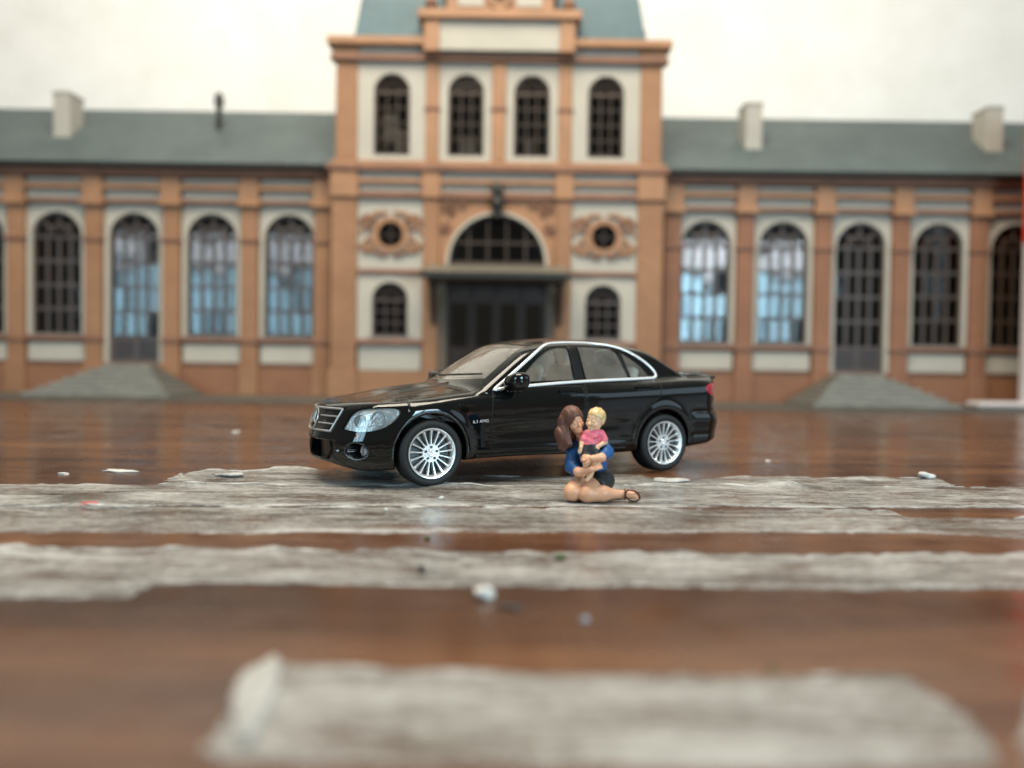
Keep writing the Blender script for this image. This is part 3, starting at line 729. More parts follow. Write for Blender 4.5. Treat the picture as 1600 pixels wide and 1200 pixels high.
for key, F in groups.items():
    nm, m, off = ('body', 'black_paint', 0) if key is None else (key[0], 'black_paint', 0)
    if nm in GL: m, off = ('screen_glass' if key[1] == 0 else 'car_glass'), -.008
    if nm == 'head_lamp': m, off = 'lamp_glass', .004
    if nm == 'tail_lamp': m, off = 'tail_red', .004
    ob = from_arrays(nm, SV + SN * off, F, m, car, SN); CARP[key] = ob
    if nm == 'head_lamp':
        s = key[1]; V2 = SV - SN * .030
        rf = from_arrays('reflector', V2, F, 'lamp_silver', ob, SN)
        dv = np.array((math.cos(LA), -s * math.sin(LA), 0)); pl, e1 = LAMP[s]
        for (ca, cz, rr) in ((.57, .625, .058), (.76, .655, .070)):
            q = cast([np.array(e1) * ca + np.array((0, 0, cz)) - dv * .9], dv, 2.0, 200)[0] + dv * .022
            a1 = np.array(e1); z1 = np.array((0, 0, 1.)); ring = [q + (a1 * math.cos(t) + z1 * math.sin(t)) * rr for t in np.linspace(0, 2 * math.pi, 20, endpoint=False)]
            MB().tube(ring, .007, 6, True).build('bulb_ring', 'lamp_silver', ob, True)
            MB().add([tuple(p + dv * .004) for p in ring], [list(range(20))]).build('bulb_lens', 'fog_silver' if ca < .6 else 'lamp_silver', ob)
# strips that follow the skin
def resample(pts, step, closed):
    pts = [np.array(p, float) for p in pts]; out = []
    n = len(pts)
    for i in range(n if closed else n - 1):
        a, b = pts[i], pts[(i + 1) % n]; k = max(1, int(round(np.linalg.norm(b - a) / step)))
        out += [a + (b - a) * j / k for j in range(k)]
    if not closed: out.append(pts[-1])
    return out
def strip(name, P, m, width, h=.004, closed=True, parent=None, lift=.0, collapse=True):
    """rounded band lying on the car skin along the points P (on the surface)"""
    P = np.asarray(P); P = P[~np.isnan(P).any(1)]; N = unit(grad(car_f, P, .008)); n = len(P)
    nx = np.roll(P, -1, 0); pv = np.roll(P, 1, 0)
    if not closed: nx[-1] = P[-1]; pv[0] = P[0]
    T = unit(nx - pv); S = unit(np.cross(T, N)); hw = width / 2
    w = np.full((n, 1), hw)
    prof = [(-1, -.012), (-1, h * .4), (-.6, h), (.6, h), (1, h * .4), (1, -.012)]; v = []; f = []
    for a, b in prof: v.append(P + S * (w * a) + N * (b + lift))
    v = np.stack(v, 1).reshape(-1, 3); k = len(prof)
    for i in range(n if closed else n - 1):
        j = (i + 1) % n
        for q in range(k - 1): f.append((i * k + q, i * k + q + 1, j * k + q + 1, j * k + q))
    if not closed: f += [tuple(range(k)), tuple((n - 1) * k + q for q in range(k))[::-1]]
    return MB().add(v, f).build(name, m, parent or car, 60)
def on_side(pts, s, step=.02, closed=True):
    q = resample(pts, step, closed); return cast([(p[0], s * 1.1, p[1]) for p in q], (0, -s, 0), .9)
DLO = smooth_poly([(1.51, .925), (1.68, .950), (2.6, 1.015), (3.50, 1.045), (3.655, 1.055), (3.635, 1.14), (3.46, 1.275), (3.17, 1.400), (2.87, 1.432), (2.5, 1.430), (2.25, 1.405), (2.06, 1.30), (1.80, 1.12)], 2, (0,))
for s in (-1, 1):
    strip('chrome_window_trim', on_side(DLO, s), 'chrome_foil', .031, .010)
    for key in (('front_door', s), ('rear_door', s)):
        pl = [p for p in DOORS[key[0]]]
        low = [p for p in pl if p[1] < 1.02]
        strip('shut_line', on_side([p for p in resample(pl, .02, True) if p[1] < .945 + .03 * (p[0] - 1.5)] if key[0] == 'front_door' else [p for p in resample(pl, .02, True) if p[1] < 1.0], s, .02, False)[::1], 'gap_black', .011, .0012, False, CARP[key])
        hu = 2.37 if key[0] == 'front_door' else 3.36; hz = crease(hu) + .055
        # handle: recessed cup and pull
        cup = strip('handle_cup', on_side([(hu - .10, hz - .005), (hu + .09, hz + .005)], s, .02, False), 'gap_black', .050, .0015, False, CARP[key])
        strip('handle', on_side([(hu - .12, hz + .004), (hu + .11, hz + .012)], s, .02, False), 'black_paint', .024, .024, False, CARP[key])
    strip('pillar_cover', on_side([(2.555, 1.035), (2.545, 1.40)], s, .02, False), 'black_plastic', .11, .003, False)
    strip('window_divider', on_side([(3.238, 1.065), (3.165, 1.33)], s, .02, False), 'black_plastic', .03, .004, False)
    strip('sill_trim', on_side([(1.30, .275), (3.12, .285)], s, .03, False), 'black_paint', .05, .014, False)
    strip('fender_vent', on_side([(1.385, .36), (1.375, .48), (1.37, .585)], s, .02, False), 'gap_black', .05, .0006, False)
    # fog lamp
    c = Vector((.222, s * .672, .352)); fl = MB().lathe([(0, .005), (.035, .0), (.050, -.012), (.056, .0), (.05, .2)], 20, 'X', c); fl.build('fog_lamp', 'fog_silver', car, 40)
    MB().lathe([(0, -.012), (.035, -.010), (.050, .004), (.052, .12)], 20, 'X', Vector((.028, s * .445, .335))).build('brake_duct', 'black_paint', car, 40)
    # mirror
    mp = Vector((1.69, s * .965, 1.005))
    def mir(x, y, z, mp=mp, s=s):
        X, Y, Z = x - mp.x, (y - mp.y) * s, z - mp.z
        d = (np.abs(X / .105) ** 2.8 + np.abs(Y / .150) ** 3 + np.abs((Z - .02 * Y / .1) / .088) ** 2.8) ** (1 / 2.8) - 1
        d = d * .07
        st = np.maximum(np.maximum(np.abs(X + .0) - .05, np.abs(Z + .072 + Y * .1) - .02), np.abs(Y + .12) - .15)
        return smin(d, st, .02)
    mo = sdf_object('wing_mirror', mir, (mp.x - .16, min(mp.y - .19, mp.y - s * .3), mp.z - .15), (mp.x + .16, max(mp.y + .19, mp.y - s * .3), mp.z + .15), .011, 'black_paint', car)
# bonnet gap, badge, wipers
def on_top(pts, step=.03, closed=False):
    q = resample(pts, step, closed); return cast([(p[0], p[1], 1.7) for p in q], (0, 0, -1), 1.2)
for s in (-1, 1):
    strip('shut_line', on_top([(.18, s * .42), (.44, s * .60), (.8, s * .69), (1.36, s * .74)]), 'gap_black', .010, .001, False, CARP[('bonnet', 0)])
wip = cast([(1.0, y, z) for y, z in zip(np.linspace(-.60, .05, 14), np.linspace(1.062, 1.035, 14))], (1, 0, 0), 1.2)
for k in (0, 1):
    q = wip + np.array((0, k * .52, 0)) if k == 0 else cast([(1.0, y, z) for y, z in zip(np.linspace(.02, .58, 14), np.linspace(1.045, 1.05, 14))], (1, 0, 0), 1.2)
    q = q[~np.isnan(q).any(1)] + np.array((-.018, 0, .02)); MB().tube(q, .010, 6).build('wiper', 'black_plastic', car, True)
# grille: frame, slats, star
def grille():
    g = MB(); fr = [(-.455, .735), (.455, .735), (.365, .520), (-.365, .520)]
    def at(y, z, d=0): return (-.056 + .53 * y * y + (z - .615) * .28 + d, y, z)
    for i in range(4):
        a, b = fr[i], fr[(i + 1) % 4]; pts = [at(a[0] + (b[0] - a[0]) * t / 10, a[1] + (b[1] - a[1]) * t / 10) for t in range(11)]
        g.tube(pts, .0105, 6)
    bar = MB(); go = g.build('grille', 'grille_silver', car, 50)
    for z, hw in ((.660, .415), (.588, .385)):
        for q in (-1, 1): MB().tube([at(q * (.10 + (hw - .10) * t / 8), z, .012) for t in range(9)], .0085, 6).build('slat', 'grille_silver', go, 50)
    m = MB(); vv = [at(-.43 + .086 * i, z, .05) for z in (.515, .742) for i in range(11)]
    m.add(vv, [(i, i + 1, i + 12, i + 11) for i in range(10)]).build('mesh_backing', 'black_plastic', go)
    st = MB(); c = Vector(at(0, .624, -.012)); r = .102
    sl = .30
    P = lambda a, rr: (c.x + sl * rr * math.sin(a), c.y + rr * math.cos(a), c.z + rr * math.sin(a))
    st.tube([P(2 * math.pi * i / 28, r) for i in range(28)], .0075, 6, True)
    for k in range(3):
        a = math.pi / 2 + k * 2 * math.pi / 3; st.tube([P(a, 0), P(a, r)], [.012, .005], 6)
    st.build('star_emblem', 'grille_silver', go, 50)
grille()
# lower openings: dark mesh, number panel
MB().add([(.04 + .53 * y * y, y, z) for z in (.25, .46) for y in np.linspace(-.42, .42, 13)], [(i, i + 1, i + 14, i + 13) for i in range(12)]).build('intake_mesh', 'black_plastic', car)
for s in (-1, 1): MB().tube([(-.015, s * .30, .255), (.01, s * .36, .345), (.005, s * .33, .43)], .014, 6).build('intake_strut', 'black_paint', car, True)
# badge letters on the front wing
def badge(s):
    cu = bpy.data.curves.new('badge', 'FONT'); cu.body = '6.3 AMG'; cu.size = .046; cu.extrude = .002; cu.align_x = 'CENTER'; cu.space_character = 1.05
    t = bpy.data.objects.new('tmp', cu); COL.objects.link(t); bpy.context.view_layer.update()
    me = bpy.data.meshes.new_from_object(t.evaluated_get(bpy.context.evaluated_depsgraph_get())); bpy.data.objects.remove(t)
    co = np.empty(len(me.vertices) * 3); me.vertices.foreach_get('co', co); co = co.reshape(-1, 3)
    u0, z0 = 1.345, .605
    P = cast([(u0 + (x if s < 0 else -x), s * 1.1, z0 + y * .9 + .05 * x) for x, y, _ in co], (0, -s, 0), .9)
    P[:, 1] += s * (.002 + co[:, 2]); me.vertices.foreach_set('co', P.ravel()); me.update()
    me.materials.clear(); link('badge', me, 'silver_print', car)
badge(-1); badge(1)
# wheels
def wheel(u, s):
    w = empty('wheel', (u, s * .80, .325), 0, car)
    if s > 0: w.rotation_euler = (0, 0, math.pi)
    ty = WMESH.get('tyre')
    if ty is None:
        t = MB().lathe([(.232, .05), (.240, -.070), (.262, -.082), (.285, -.086), (.305, -.080), (.318, -.064), (.3235, -.04), (.3235, .13), (.315, .155), (.29, .165), (.235, .16)], 72)
        for g in (-.02, .03, .08): t.lathe([(.3245, g - .003), (.3245, g + .003)], 72)
        a = t.build('tyre', 'tyre_rubber', w, 40); WMESH['tyre'] = a.data
        r = MB(); r.lathe([(.205, .10), (.212, -.040), (.222, -.066), (.232, -.080), (.241, -.082), (.243, -.070), (.240, .08)], 72)
        r.lathe([(0, -.062), (.030, -.064), (.036, -.058), (.040, -.050), (.085, -.052), (.092, -.040), (.092, -.02), (0, -.02)], 36)
        NS = 17
        for k in range(NS):
            a0 = 2 * math.pi * k / NS + .1; ca, sa = math.cos(a0), math.sin(a0)
            rows = []
            for rr, hw, yy in ((.080, .0085, -.050), (.14, .0075, -.052), (.19, .009, -.058), (.222, .014, -.070)):
                p = lambda o, y, rr=rr: (rr * ca - o * sa, y, rr * sa + o * ca)
                rows.append([p(-hw, yy + .022), p(-hw, yy + .004), p(-hw * .5, yy - .004), p(hw * .5, yy - .004), p(hw, yy + .004), p(hw, yy + .022)])
            v = [q for row in rows for q in row]; f = [(i * 6 + j, i * 6 + j + 1, i * 6 + j + 7, i * 6 + j + 6) for i in range(3) for j in range(5)]
            r.add(v, f)
        for k in range(5):
            a0 = 2 * math.pi * k / 5 + math.pi / 2; r.lathe([(.011, -.050), (.015, -.058), (.015, -.050)], 10, 'Y', (.060 * math.cos(a0), 0, .060 * math.sin(a0)))
        for k in range(3):
            a0 = math.pi / 2 + 2 * math.pi * k / 3; r.tube([(0, -.066, 0), (.026 * math.cos(a0), -.065, .026 * math.sin(a0))], .003, 5)
        a = r.build('rim', 'alloy_silver', w, 35); WMESH['rim'] = a.data
        d = MB().lathe([(0, .0), (.20, .0), (.20, .03), (0, .03)], 36)
        a = d.build('brake_disc', 'brake_dark', w, 30); WMESH['disc'] = a.data
        WMESH['bolt'] = MB().lathe([(0, -.058), (.011, -.058), (.011, -.05)], 8, 'Y').build('wheel_bolt', 'brake_dark', w, loc=(0, 0, .060)).data
    else:
        for n, k in (('tyre', 'tyre'), ('rim', 'rim'), ('brake_disc', 'disc'), ('wheel_bolt', 'bolt')): link(n, WMESH[k], None, w, (0, 0, .060) if k == 'bolt' else None)
    for k in range(1, 5):
        a0 = 2 * math.pi * k / 5 + math.pi / 2; link('wheel_bolt', WMESH['bolt'], None, w, (.060 * math.cos(a0), 0, .060 * math.sin(a0)))
    return w
plain('brake_dark', (.06, .06, .06), .4, metal=.6, var=.2)
WMESH = {}
for u in (UF, UR):
    for s in (-1, 1): wheel(u, s)
# chassis pan, axles and cabin
MB().box(.35, 4.35, -.56, .56, .22, .30, .03).build('chassis', 'black_plastic', car)
for u in (UF, UR): MB().tube([(u, -.74, .325), (u, .74, .325)], .03, 10).build('axle', 'black_plastic', car, True)
MB().box(1.42, 1.98, -.66, .66, .60, 1.01, .05).build('dashboard', 'cabin_grey', car)
MB().box(1.2, 3.75, -.72, .72, .40, .46, .01).build('cabin_floor', 'cabin_grey', car)
MB().box(3.42, 3.95, -.62, .62, .95, 1.04, .03).build('parcel_shelf', 'cabin_grey', car)
def seat(u, y, w, rear=False):
    e = empty('seat', (u, y, .46), 0, car)
    MB().box(-.28, .25, -w / 2, w / 2, 0, .22, .06).build('cushion', 'seat_beige', e, 60)
    b = MB(); b.box(-.06, .07, -w / 2, w / 2, 0, .62, .05); ca, sa = math.cos(R(18)), math.sin(R(18))
    b.v = [(.22 + x * ca + z * sa, yy, .14 - x * sa + z * ca) for x, yy, z in b.v]; b.build('seat_back', 'seat_beige', e, 60)
    for yy in ((0,) if not rear else (-.36, .36)):
        h = MB().box(.36, .45, yy - .13, yy + .13, .745, .93, .04); h.box(.39, .42, yy - .03, yy + .03, .68, .75); h.build('headrest', 'seat_beige', e, 60)
seat(2.22, -.36, .50); seat(2.22, .36, .50); seat(3.05, 0, 1.25, True)
c = Vector((1.86, -.36, .93)); n = Vector((-.86, 0, -.5)).normalized(); a = Vector((0, 1, 0)); b2 = n.cross(a)
sw = MB().tube([c + (a * math.cos(t * math.pi / 12) + b2 * math.sin(t * math.pi / 12)) * .18 for t in range(24)], .016, 8, True)
sw.tube([c - a * .18, c + a * .18], .014, 6); sw.tube([c, c + n * .2], .03, 8); sw.build('steering_wheel', 'cabin_grey', car, True)
# ------------------------------------------------------------------ painted figures
plain('skin_paint', (.70, .36, .21), .42, var=.06, scale=14)
plain('child_skin', (.76, .47, .285), .42, var=.06, scale=14)
plain('brown_hair', (.115, .042, .026), .5, var=.2, scale=20, bump=.5, bscale=30)
plain('blond_hair', (.62, .43, .19), .32, var=.12, scale=20)
plain('blue_cloth', (.008, .075, .235), .5, var=.2, scale=12)
plain('pink_cloth', (.68, .14, .20), .5, var=.1, scale=12)
plain('black_cloth', (.010, .0115, .013), .5, var=.2, scale=12)
plain('sandal_brown', (.085, .022, .014), .4, var=.2)
plain('lip_red', (.42, .05, .07), .45, var=.1)
def cap(p, a, b, ra, rb=None, sq=None):
    """tapered capsule between a and b"""
    rb = ra if rb is None else rb; x, y, z = p; ax, ay, az = a; bx, by, bz = b[0] - ax, b[1] - ay, b[2] - az
    if sq is not None: pass
    L = bx * bx + by * by + bz * bz + 1e-12
    t = np.clip(((x - ax) * bx + (y - ay) * by + (z - az) * bz) / L, 0, 1)
    return np.sqrt((x - ax - t * bx) ** 2 + (y - ay - t * by) ** 2 + (z - az - t * bz) ** 2) - (ra + (rb - ra) * t)
def ell(p, c, r, rot=None):
    x, y, z = p[0] - c[0], p[1] - c[1], p[2] - c[2]
    if rot is not None:
        M = rot; x, y, z = M[0][0] * x + M[1][0] * y + M[2][0] * z, M[0][1] * x + M[1][1] * y + M[2][1] * z, M[0][2] * x + M[1][2] * y + M[2][2] * z
    k = np.sqrt((x / r[0]) ** 2 + (y / r[1]) ** 2 + (z / r[2]) ** 2); return (k - 1) * min(r)
def join(k, *ds):
    d = ds[0]
    for e in ds[1:]: d = smin(d, e, k)
    return d
def hand(p, w, dirv, up, s=1.0, curl=.5):
    """palm with four curled fingers and a thumb; w wrist, dirv along the palm, up the back of the hand"""
    w = np.array(w, float); d = unit(np.array(dirv, float)); u = unit(np.array(up, float) - d * np.dot(up, d)); a = np.cross(d, u)
    f = lambda q: tuple(q)
    r = ell(p, f(w + d * .040 * s), (.034 * s, .034 * s, .016 * s), np.stack((d, a, u)).T.tolist() if False else [list(c) for c in np.stack((d, a, u), 1)])
    for i, (o, l) in enumerate(((-.026, .040), (-.009, .047), (.009, .044), (.025, .035))):
        b = w + d * .062 * s + a * o * s; m = b + d * l * .55 * s - u * l * .25 * curl * s; e = m + d * l * .35 * s - u * l * .7 * curl * s
        r = np.minimum(r, np.minimum(cap(p, f(b), f(m), .0088 * s), cap(p, f(m), f(e), .0085 * s, .0072 * s)))
    b = w + d * .022 * s - a * .026 * s; m = b + d * .026 * s - a * .020 * s - u * .008 * s; e = m + d * .024 * s - u * .010 * s
    return np.minimum(r, np.minimum(cap(p, f(b), f(m), .0105 * s), cap(p, f(m), f(e), .0098 * s, .008 * s)))
def rotm(yaw, pitch, roll): return [list(r) for r in (Matrix.Rotation(R(yaw), 3, 'Z') @ Matrix.Rotation(R(pitch), 3, 'X') @ Matrix.Rotation(R(roll), 3, 'Y'))]
def headf(p, c, M, s, sm=.012):
    """head with brow, nose, mouth, chin and ears; the face looks along local -y"""
    x, y, z = p[0] - c[0], p[1] - c[1], p[2] - c[2]
    q = tuple((M[0][i] * x + M[1][i] * y + M[2][i] * z) / s for i in range(3))
    h = ell(q, (0, .012, .018), (.074, .090, .086)); h = smin(h, ell(q, (0, -.022, -.045), (.052, .056, .055)), .04)
    h = smin(h, ell(q, (0, -.060, -.082), (.022, .022, .02)), .03)                       # chin
    h = smin(h, cap(q, (0, -.082, .012), (0, -.098, -.022), .008, .0135), .012)             # nose
    for e in (-1, 1):
        h = smax(h, -ell(q, (e * .030, -.092, .008), (.019, .016, .013)), .018)          # eye sockets
        h = smin(h, ell(q, (e * .030, -.072, .006), (.014, .011, .010)), .004)           # lids
        h = smin(h, ell(q, (e * .076, .012, -.005), (.010, .019, .028)), .006)           # ears
        h = smin(h, ell(q, (e * .036, -.058, -.030), (.022, .020, .020)), .02)           # cheeks
    h = smax(h, -ell(q, (0, -.092, -.050), (.024, .014, .0045)), .008)                   # mouth
    h = smin(h, ell(q, (0, -.080, -.058), (.017, .009, .006)), .008)
    return h * s
W0 = (0.735, 6.960, .010)
wo = empty('person', W0)
tag(wo, 'kneeling figure with long brown hair and blue top holding a child in its arms', 'person')
HC = (-.190, -.02, .700); HM = rotm(28, 12, -18)       # head turned to the child and bent down
HIPL, HIPR = (-.065, .10, .165), (.065, .07, .175); KNL, KNR = (-.195, -.11, .086), (-.075, -.15, .080)
def w_body(x, y, z):
    p = (x, y, z)
    d = join(.05, cap(p, (.0, .085, .17), (-.02, .07, .30), .122, .098), cap(p, (.0, .07, .30), (-.045, .05, .44), .098, .108), cap(p, (-.155, .045, .465), (.055, .03, .475), .052))
    d = smin(d, cap(p, (-.07, .04, .49), (-.155, .0, .61), .05, .038), .04)
    d = smin(d, cap(p, HIPL, KNL, .100, .080), .03)
    thigh = cap(p, HIPR, KNR, .108, .080); d = smin(d, thigh, .012)
    AN = (.235, -.055, .062); d = smin(d, join(.03, cap(p, (-.065, -.145, .075), (.06, -.125, .078), .074, .068), cap(p, (.06, -.125, .078), AN, .066, .031)), .012)
    d = smin(d, cap(p, (-.19, -.10, .078), (.16, .05, .050), .072, .032), .02)
    for a, b, c in ((AN, (.275, -.070, .066), (.345, -.095, .058)), ((.16, .05, .05), (.20, .06, .045), (.275, .06, .042))):   # feet with toes
        d = smin(d, join(.02, cap(p, a, b, .033, .034), cap(p, b, c, .036, .030)), .02)
        for k in range(5):
            o = (k - 2) * .0125; e = (c[0] + .026 - abs(k - 1) * .003, c[1] + o * .55, c[2] + o * .8 - .004)
            d = np.minimum(d, cap(p, (c[0] + .005, c[1] + o * .5, c[2] + o * .7), e, .0085, .0075))
    # arms
    d = smin(d, join(.02, cap(p, (-.185, .035, .46), (-.205, -.035, .30), .046, .042), cap(p, (-.205, -.035, .295), (-.150, -.145, .262), .042, .038), cap(p, (-.150, -.145, .262), (-.045, -.225, .300), .036, .027)), .02)
    d = np.minimum(d, hand(p, (-.050, -.222, .298), (.9, .10, .40), (-.3, -.8, .45), .95, .5))
    d = smin(d, join(.02, cap(p, (.065, .02, .475), (.090, -.07, .425), .048, .046), cap(p, (.090, -.07, .42), (.045, -.165, .395), .044, .037), cap(p, (.045, -.165, .395), (-.045, -.225, .392), .036, .027)), .02)
    d = np.minimum(d, hand(p, (-.04, -.222, .392), (-1, .18, .06), (0, -.85, .5), .95, .5))
    return smin(d, headf(p, HC, HM, 1.0), .03)
sdf_object('body', w_body, (-.36, -.30, -.01), (.45, .26, .86), .0052, 'skin_paint', wo)
def w_hair(x, y, z):
    p = (x, y, z); X, Y, Z = x - HC[0], y - HC[1], z - HC[2]
    q = tuple(HM[0][i] * X + HM[1][i] * Y + HM[2][i] * Z for i in range(3))
    h = ell(q, (0, .022, .030), (.092, .104, .100))
    face = ell(q, (.006, -.085, -.028), (.058, .062, .088)); h = smax(h, -face, .014)
    wave = .0025 * np.sin(z * 45 + x * 25) + .0035 * np.sin(x * 150 + z * 22 + y * 70)
    loc = join(.04, cap(p, (-.262, .01, .70), (-.285, -.01, .58), .058, .060), cap(p, (-.285, -.01, .58), (-.275, -.025, .485), .062, .052), cap(p, (-.22, .05, .68), (-.22, .07, .49), .070, .055), cap(p, (-.262, -.05, .58), (-.235, -.075, .50), .036, .032))
    loc = loc + wave
    loc = smax(loc, -cap(p, (-.165, -.12, .72), (-.16, -.14, .60), .058, .05), .02)
    return smin(h + wave * .5, loc, .035)
sdf_object('hair', w_hair, (-.42, -.20, .40), (-.04, .24, .88), .0052, 'brown_hair', wo)
def w_top(x, y, z):
    p = (x, y, z)
    d = join(.05, cap(p, (-.02, .075, .26), (-.03, .065, .34), .114, .112), cap(p, (-.03, .065, .34), (-.055, .05, .43), .112, .118), cap(p, (-.16, .045, .465), (.050, .03, .475), .062))
    d = smin(d, cap(p, (.03, .06, .22), (.025, .05, .36), .085, .085), .05); d = smax(d, .205 - z, .02)
    d = smax(d, -cap(p, (-.09, -.08, .60), (-.10, -.10, .45), .06, .045), .015)       # neckline
    d = smin(d, join(.02, cap(p, (-.185, .035, .46), (-.205, -.035, .30), .058, .056), cap(p, (-.205, -.035, .295), (-.175, -.10, .272), .056, .047)), .02)
    d = smin(d, join(.02, cap(p, (.065, .02, .48), (.090, -.07, .43), .062, .064), cap(p, (.090, -.07, .425), (.062, -.135, .405), .062, .052)), .02)
    return d + .003 * np.sin(z * 75 + x * 35) * np.sin(x * 40 + y * 30)
sdf_object('top', w_top, (-.32, -.20, .17), (.26, .24, .60), .0058, 'blue_cloth', wo)
def w_skirt(x, y, z):
    p = (x, y, z)
    d = join(.06, cap(p, (.0, .085, .175), (-.02, .07, .245), .132, .112), cap(p, HIPL, (-.125, -.02, .125), .112, .102), cap(p, HIPR, (.02, -.035, .135), .120, .112), cap(p, (.07, .02, .05), (.06, .05, .16), .085, .09))
    d = smax(d, z - .265, .02); n = unit(np.array((-.72, -.95, -.25))); cut = (x + .06) * n[0] + (y + .045) * n[1] + (z - .14) * n[2]
    d = smax(d, cut, .01); return smax(d, .010 - z, .01) + .003 * np.sin(x * 60 + z * 40)
sdf_object('skirt', w_skirt, (-.30, -.24, -.01), (.28, .27, .30), .0058, 'black_cloth', wo)
sd = MB(); cc = Vector((.315, -.088, .060))
sd.tube([cc + Vector((.072 * math.cos(a) * (1 if math.cos(a) > 0 else .75), -.040 * math.sin(a) * .3 - .02, .048 * math.sin(a) - .016 * math.cos(a))) for a in [2 * math.pi * i / 24 for i in range(24)]], .0085, 6, True)
sd.build('sandal_sole', 'sandal_brown', wo, True)
MB().tube([(.262 + .004 * math.cos(a), -.068 + .042 * math.cos(a), .064 + .044 * math.sin(a)) for a in [2 * math.pi * i / 18 for i in range(18)]], .0075, 6, True).build('sandal_strap', 'sandal_brown', wo, True)
# child
ch = empty('person', (W0[0] - .014, W0[1] + .004, W0[2] + .028)); ch.scale = (.86, .90, .88); CC = (.012, -.065, .772); CM = rotm(-42, 6, 6)
tag(ch, 'small blond child in pink shirt and black shorts, held by the kneeling figure', 'person')
def c_body(x, y, z):
    p = (x, y, z)
    d = join(.03, cap(p, (-.035, -.10, .50), (-.005, -.075, .63), .075, .070), cap(p, (-.07, -.075, .635), (.065, -.075, .64), .034))
    d = smin(d, cap(p, (0, -.07, .66), (.01, -.065, .72), .036, .034), .02)
    d = smin(d, join(.015, cap(p, (.07, -.08, .63), (.105, -.105, .565), .033, .028), cap(p, (.105, -.105, .56), (.045, -.165, .530), .027, .020)), .01)
    d = np.minimum(d, hand(p, (.050, -.162, .532), (-.85, -.35, -.25), (.2, -.8, .6), .62, .5))
    d = smin(d, join(.015, cap(p, (-.085, -.08, .615), (-.125, -.115, .55), .031, .026), cap(p, (-.125, -.115, .55), (-.138, -.150, .505), .025, .019)), .01)
    d = np.minimum(d, hand(p, (-.138, -.148, .508), (-.25, -.3, -.9), (-.5, -.8, 0), .62, .4))
    for a, k, b, t in (((-.085, -.145, .45), (-.085, -.19, .375), (-.085, -.158, .265), (-.112, -.185, .246)), ((.0, -.15, .45), (-.005, -.185, .36), (-.045, -.175, .235), (-.078, -.200, .198))):
        d = smin(d, join(.012, cap(p, a, k, .048, .040), cap(p, k, b, .038, .026), cap(p, b, t, .026, .020)), .008)
    return smin(d, headf(p, CC, CM, 1.10), .02)
sdf_object('body', c_body, (-.22, -.29, .13), (.20, .10, .91), .0052, 'child_skin', ch)
def c_hair(x, y, z):
    X, Y, Z = x - CC[0], y - CC[1], z - CC[2]; q = tuple((CM[0][i] * X + CM[1][i] * Y + CM[2][i] * Z) / 1.10 for i in range(3))
    h = ell(q, (0, .016, .024), (.081, .096, .091)); h = smax(h, .010 - .55 * q[1] * 1.0 - q[2] * .85, .012)
    return h + .0022 * np.sin(q[0] * 150 + q[1] * 40)
sdf_object('hair', c_hair, (-.14, -.22, .65), (.16, .10, .91), .0052, 'blond_hair', ch)
def c_shirt(x, y, z):
    p = (x, y, z)
    d = join(.03, cap(p, (-.035, -.10, .51), (-.005, -.075, .63), .086, .078), cap(p, (-.07, -.075, .632), (.068, -.075, .638), .042))
    d = smin(d, cap(p, (.07, -.08, .63), (.098, -.10, .578), .044, .042), .012); d = smin(d, cap(p, (-.085, -.08, .615), (-.112, -.105, .575), .042, .038), .012)
    d = smax(d, .535 + .10 * x * 1.0 - z, .012); d = smax(d, z - .690, .012)
    return d + .002 * np.sin(z * 90 + x * 50)
sdf_object('shirt', c_shirt, (-.20, -.24, .46), (.18, .06, .72), .0052, 'pink_cloth', ch)
def c_short(x, y, z):
    p = (x, y, z)
    d = join(.03, cap(p, (-.045, -.105, .48), (-.035, -.10, .53), .088, .087), cap(p, (-.085, -.14, .46), (-.09, -.165, .43), .056, .052), cap(p, (.0, -.15, .46), (-.005, -.17, .42), .058, .052))
    return smax(d, z - (.548 + .10 * x), .01)
sdf_object('shorts', c_short, (-.20, -.28, .36), (.12, .04, .60), .0052, 'black_cloth', ch)
MB().tube([(-.01, -.168, .605), (.008, -.170, .606), (.026, -.164, .612), (.05, -.15, .612)], [.004, .008, .010, .004], 6).build('shirt_print', 'lip_red', ch, True)
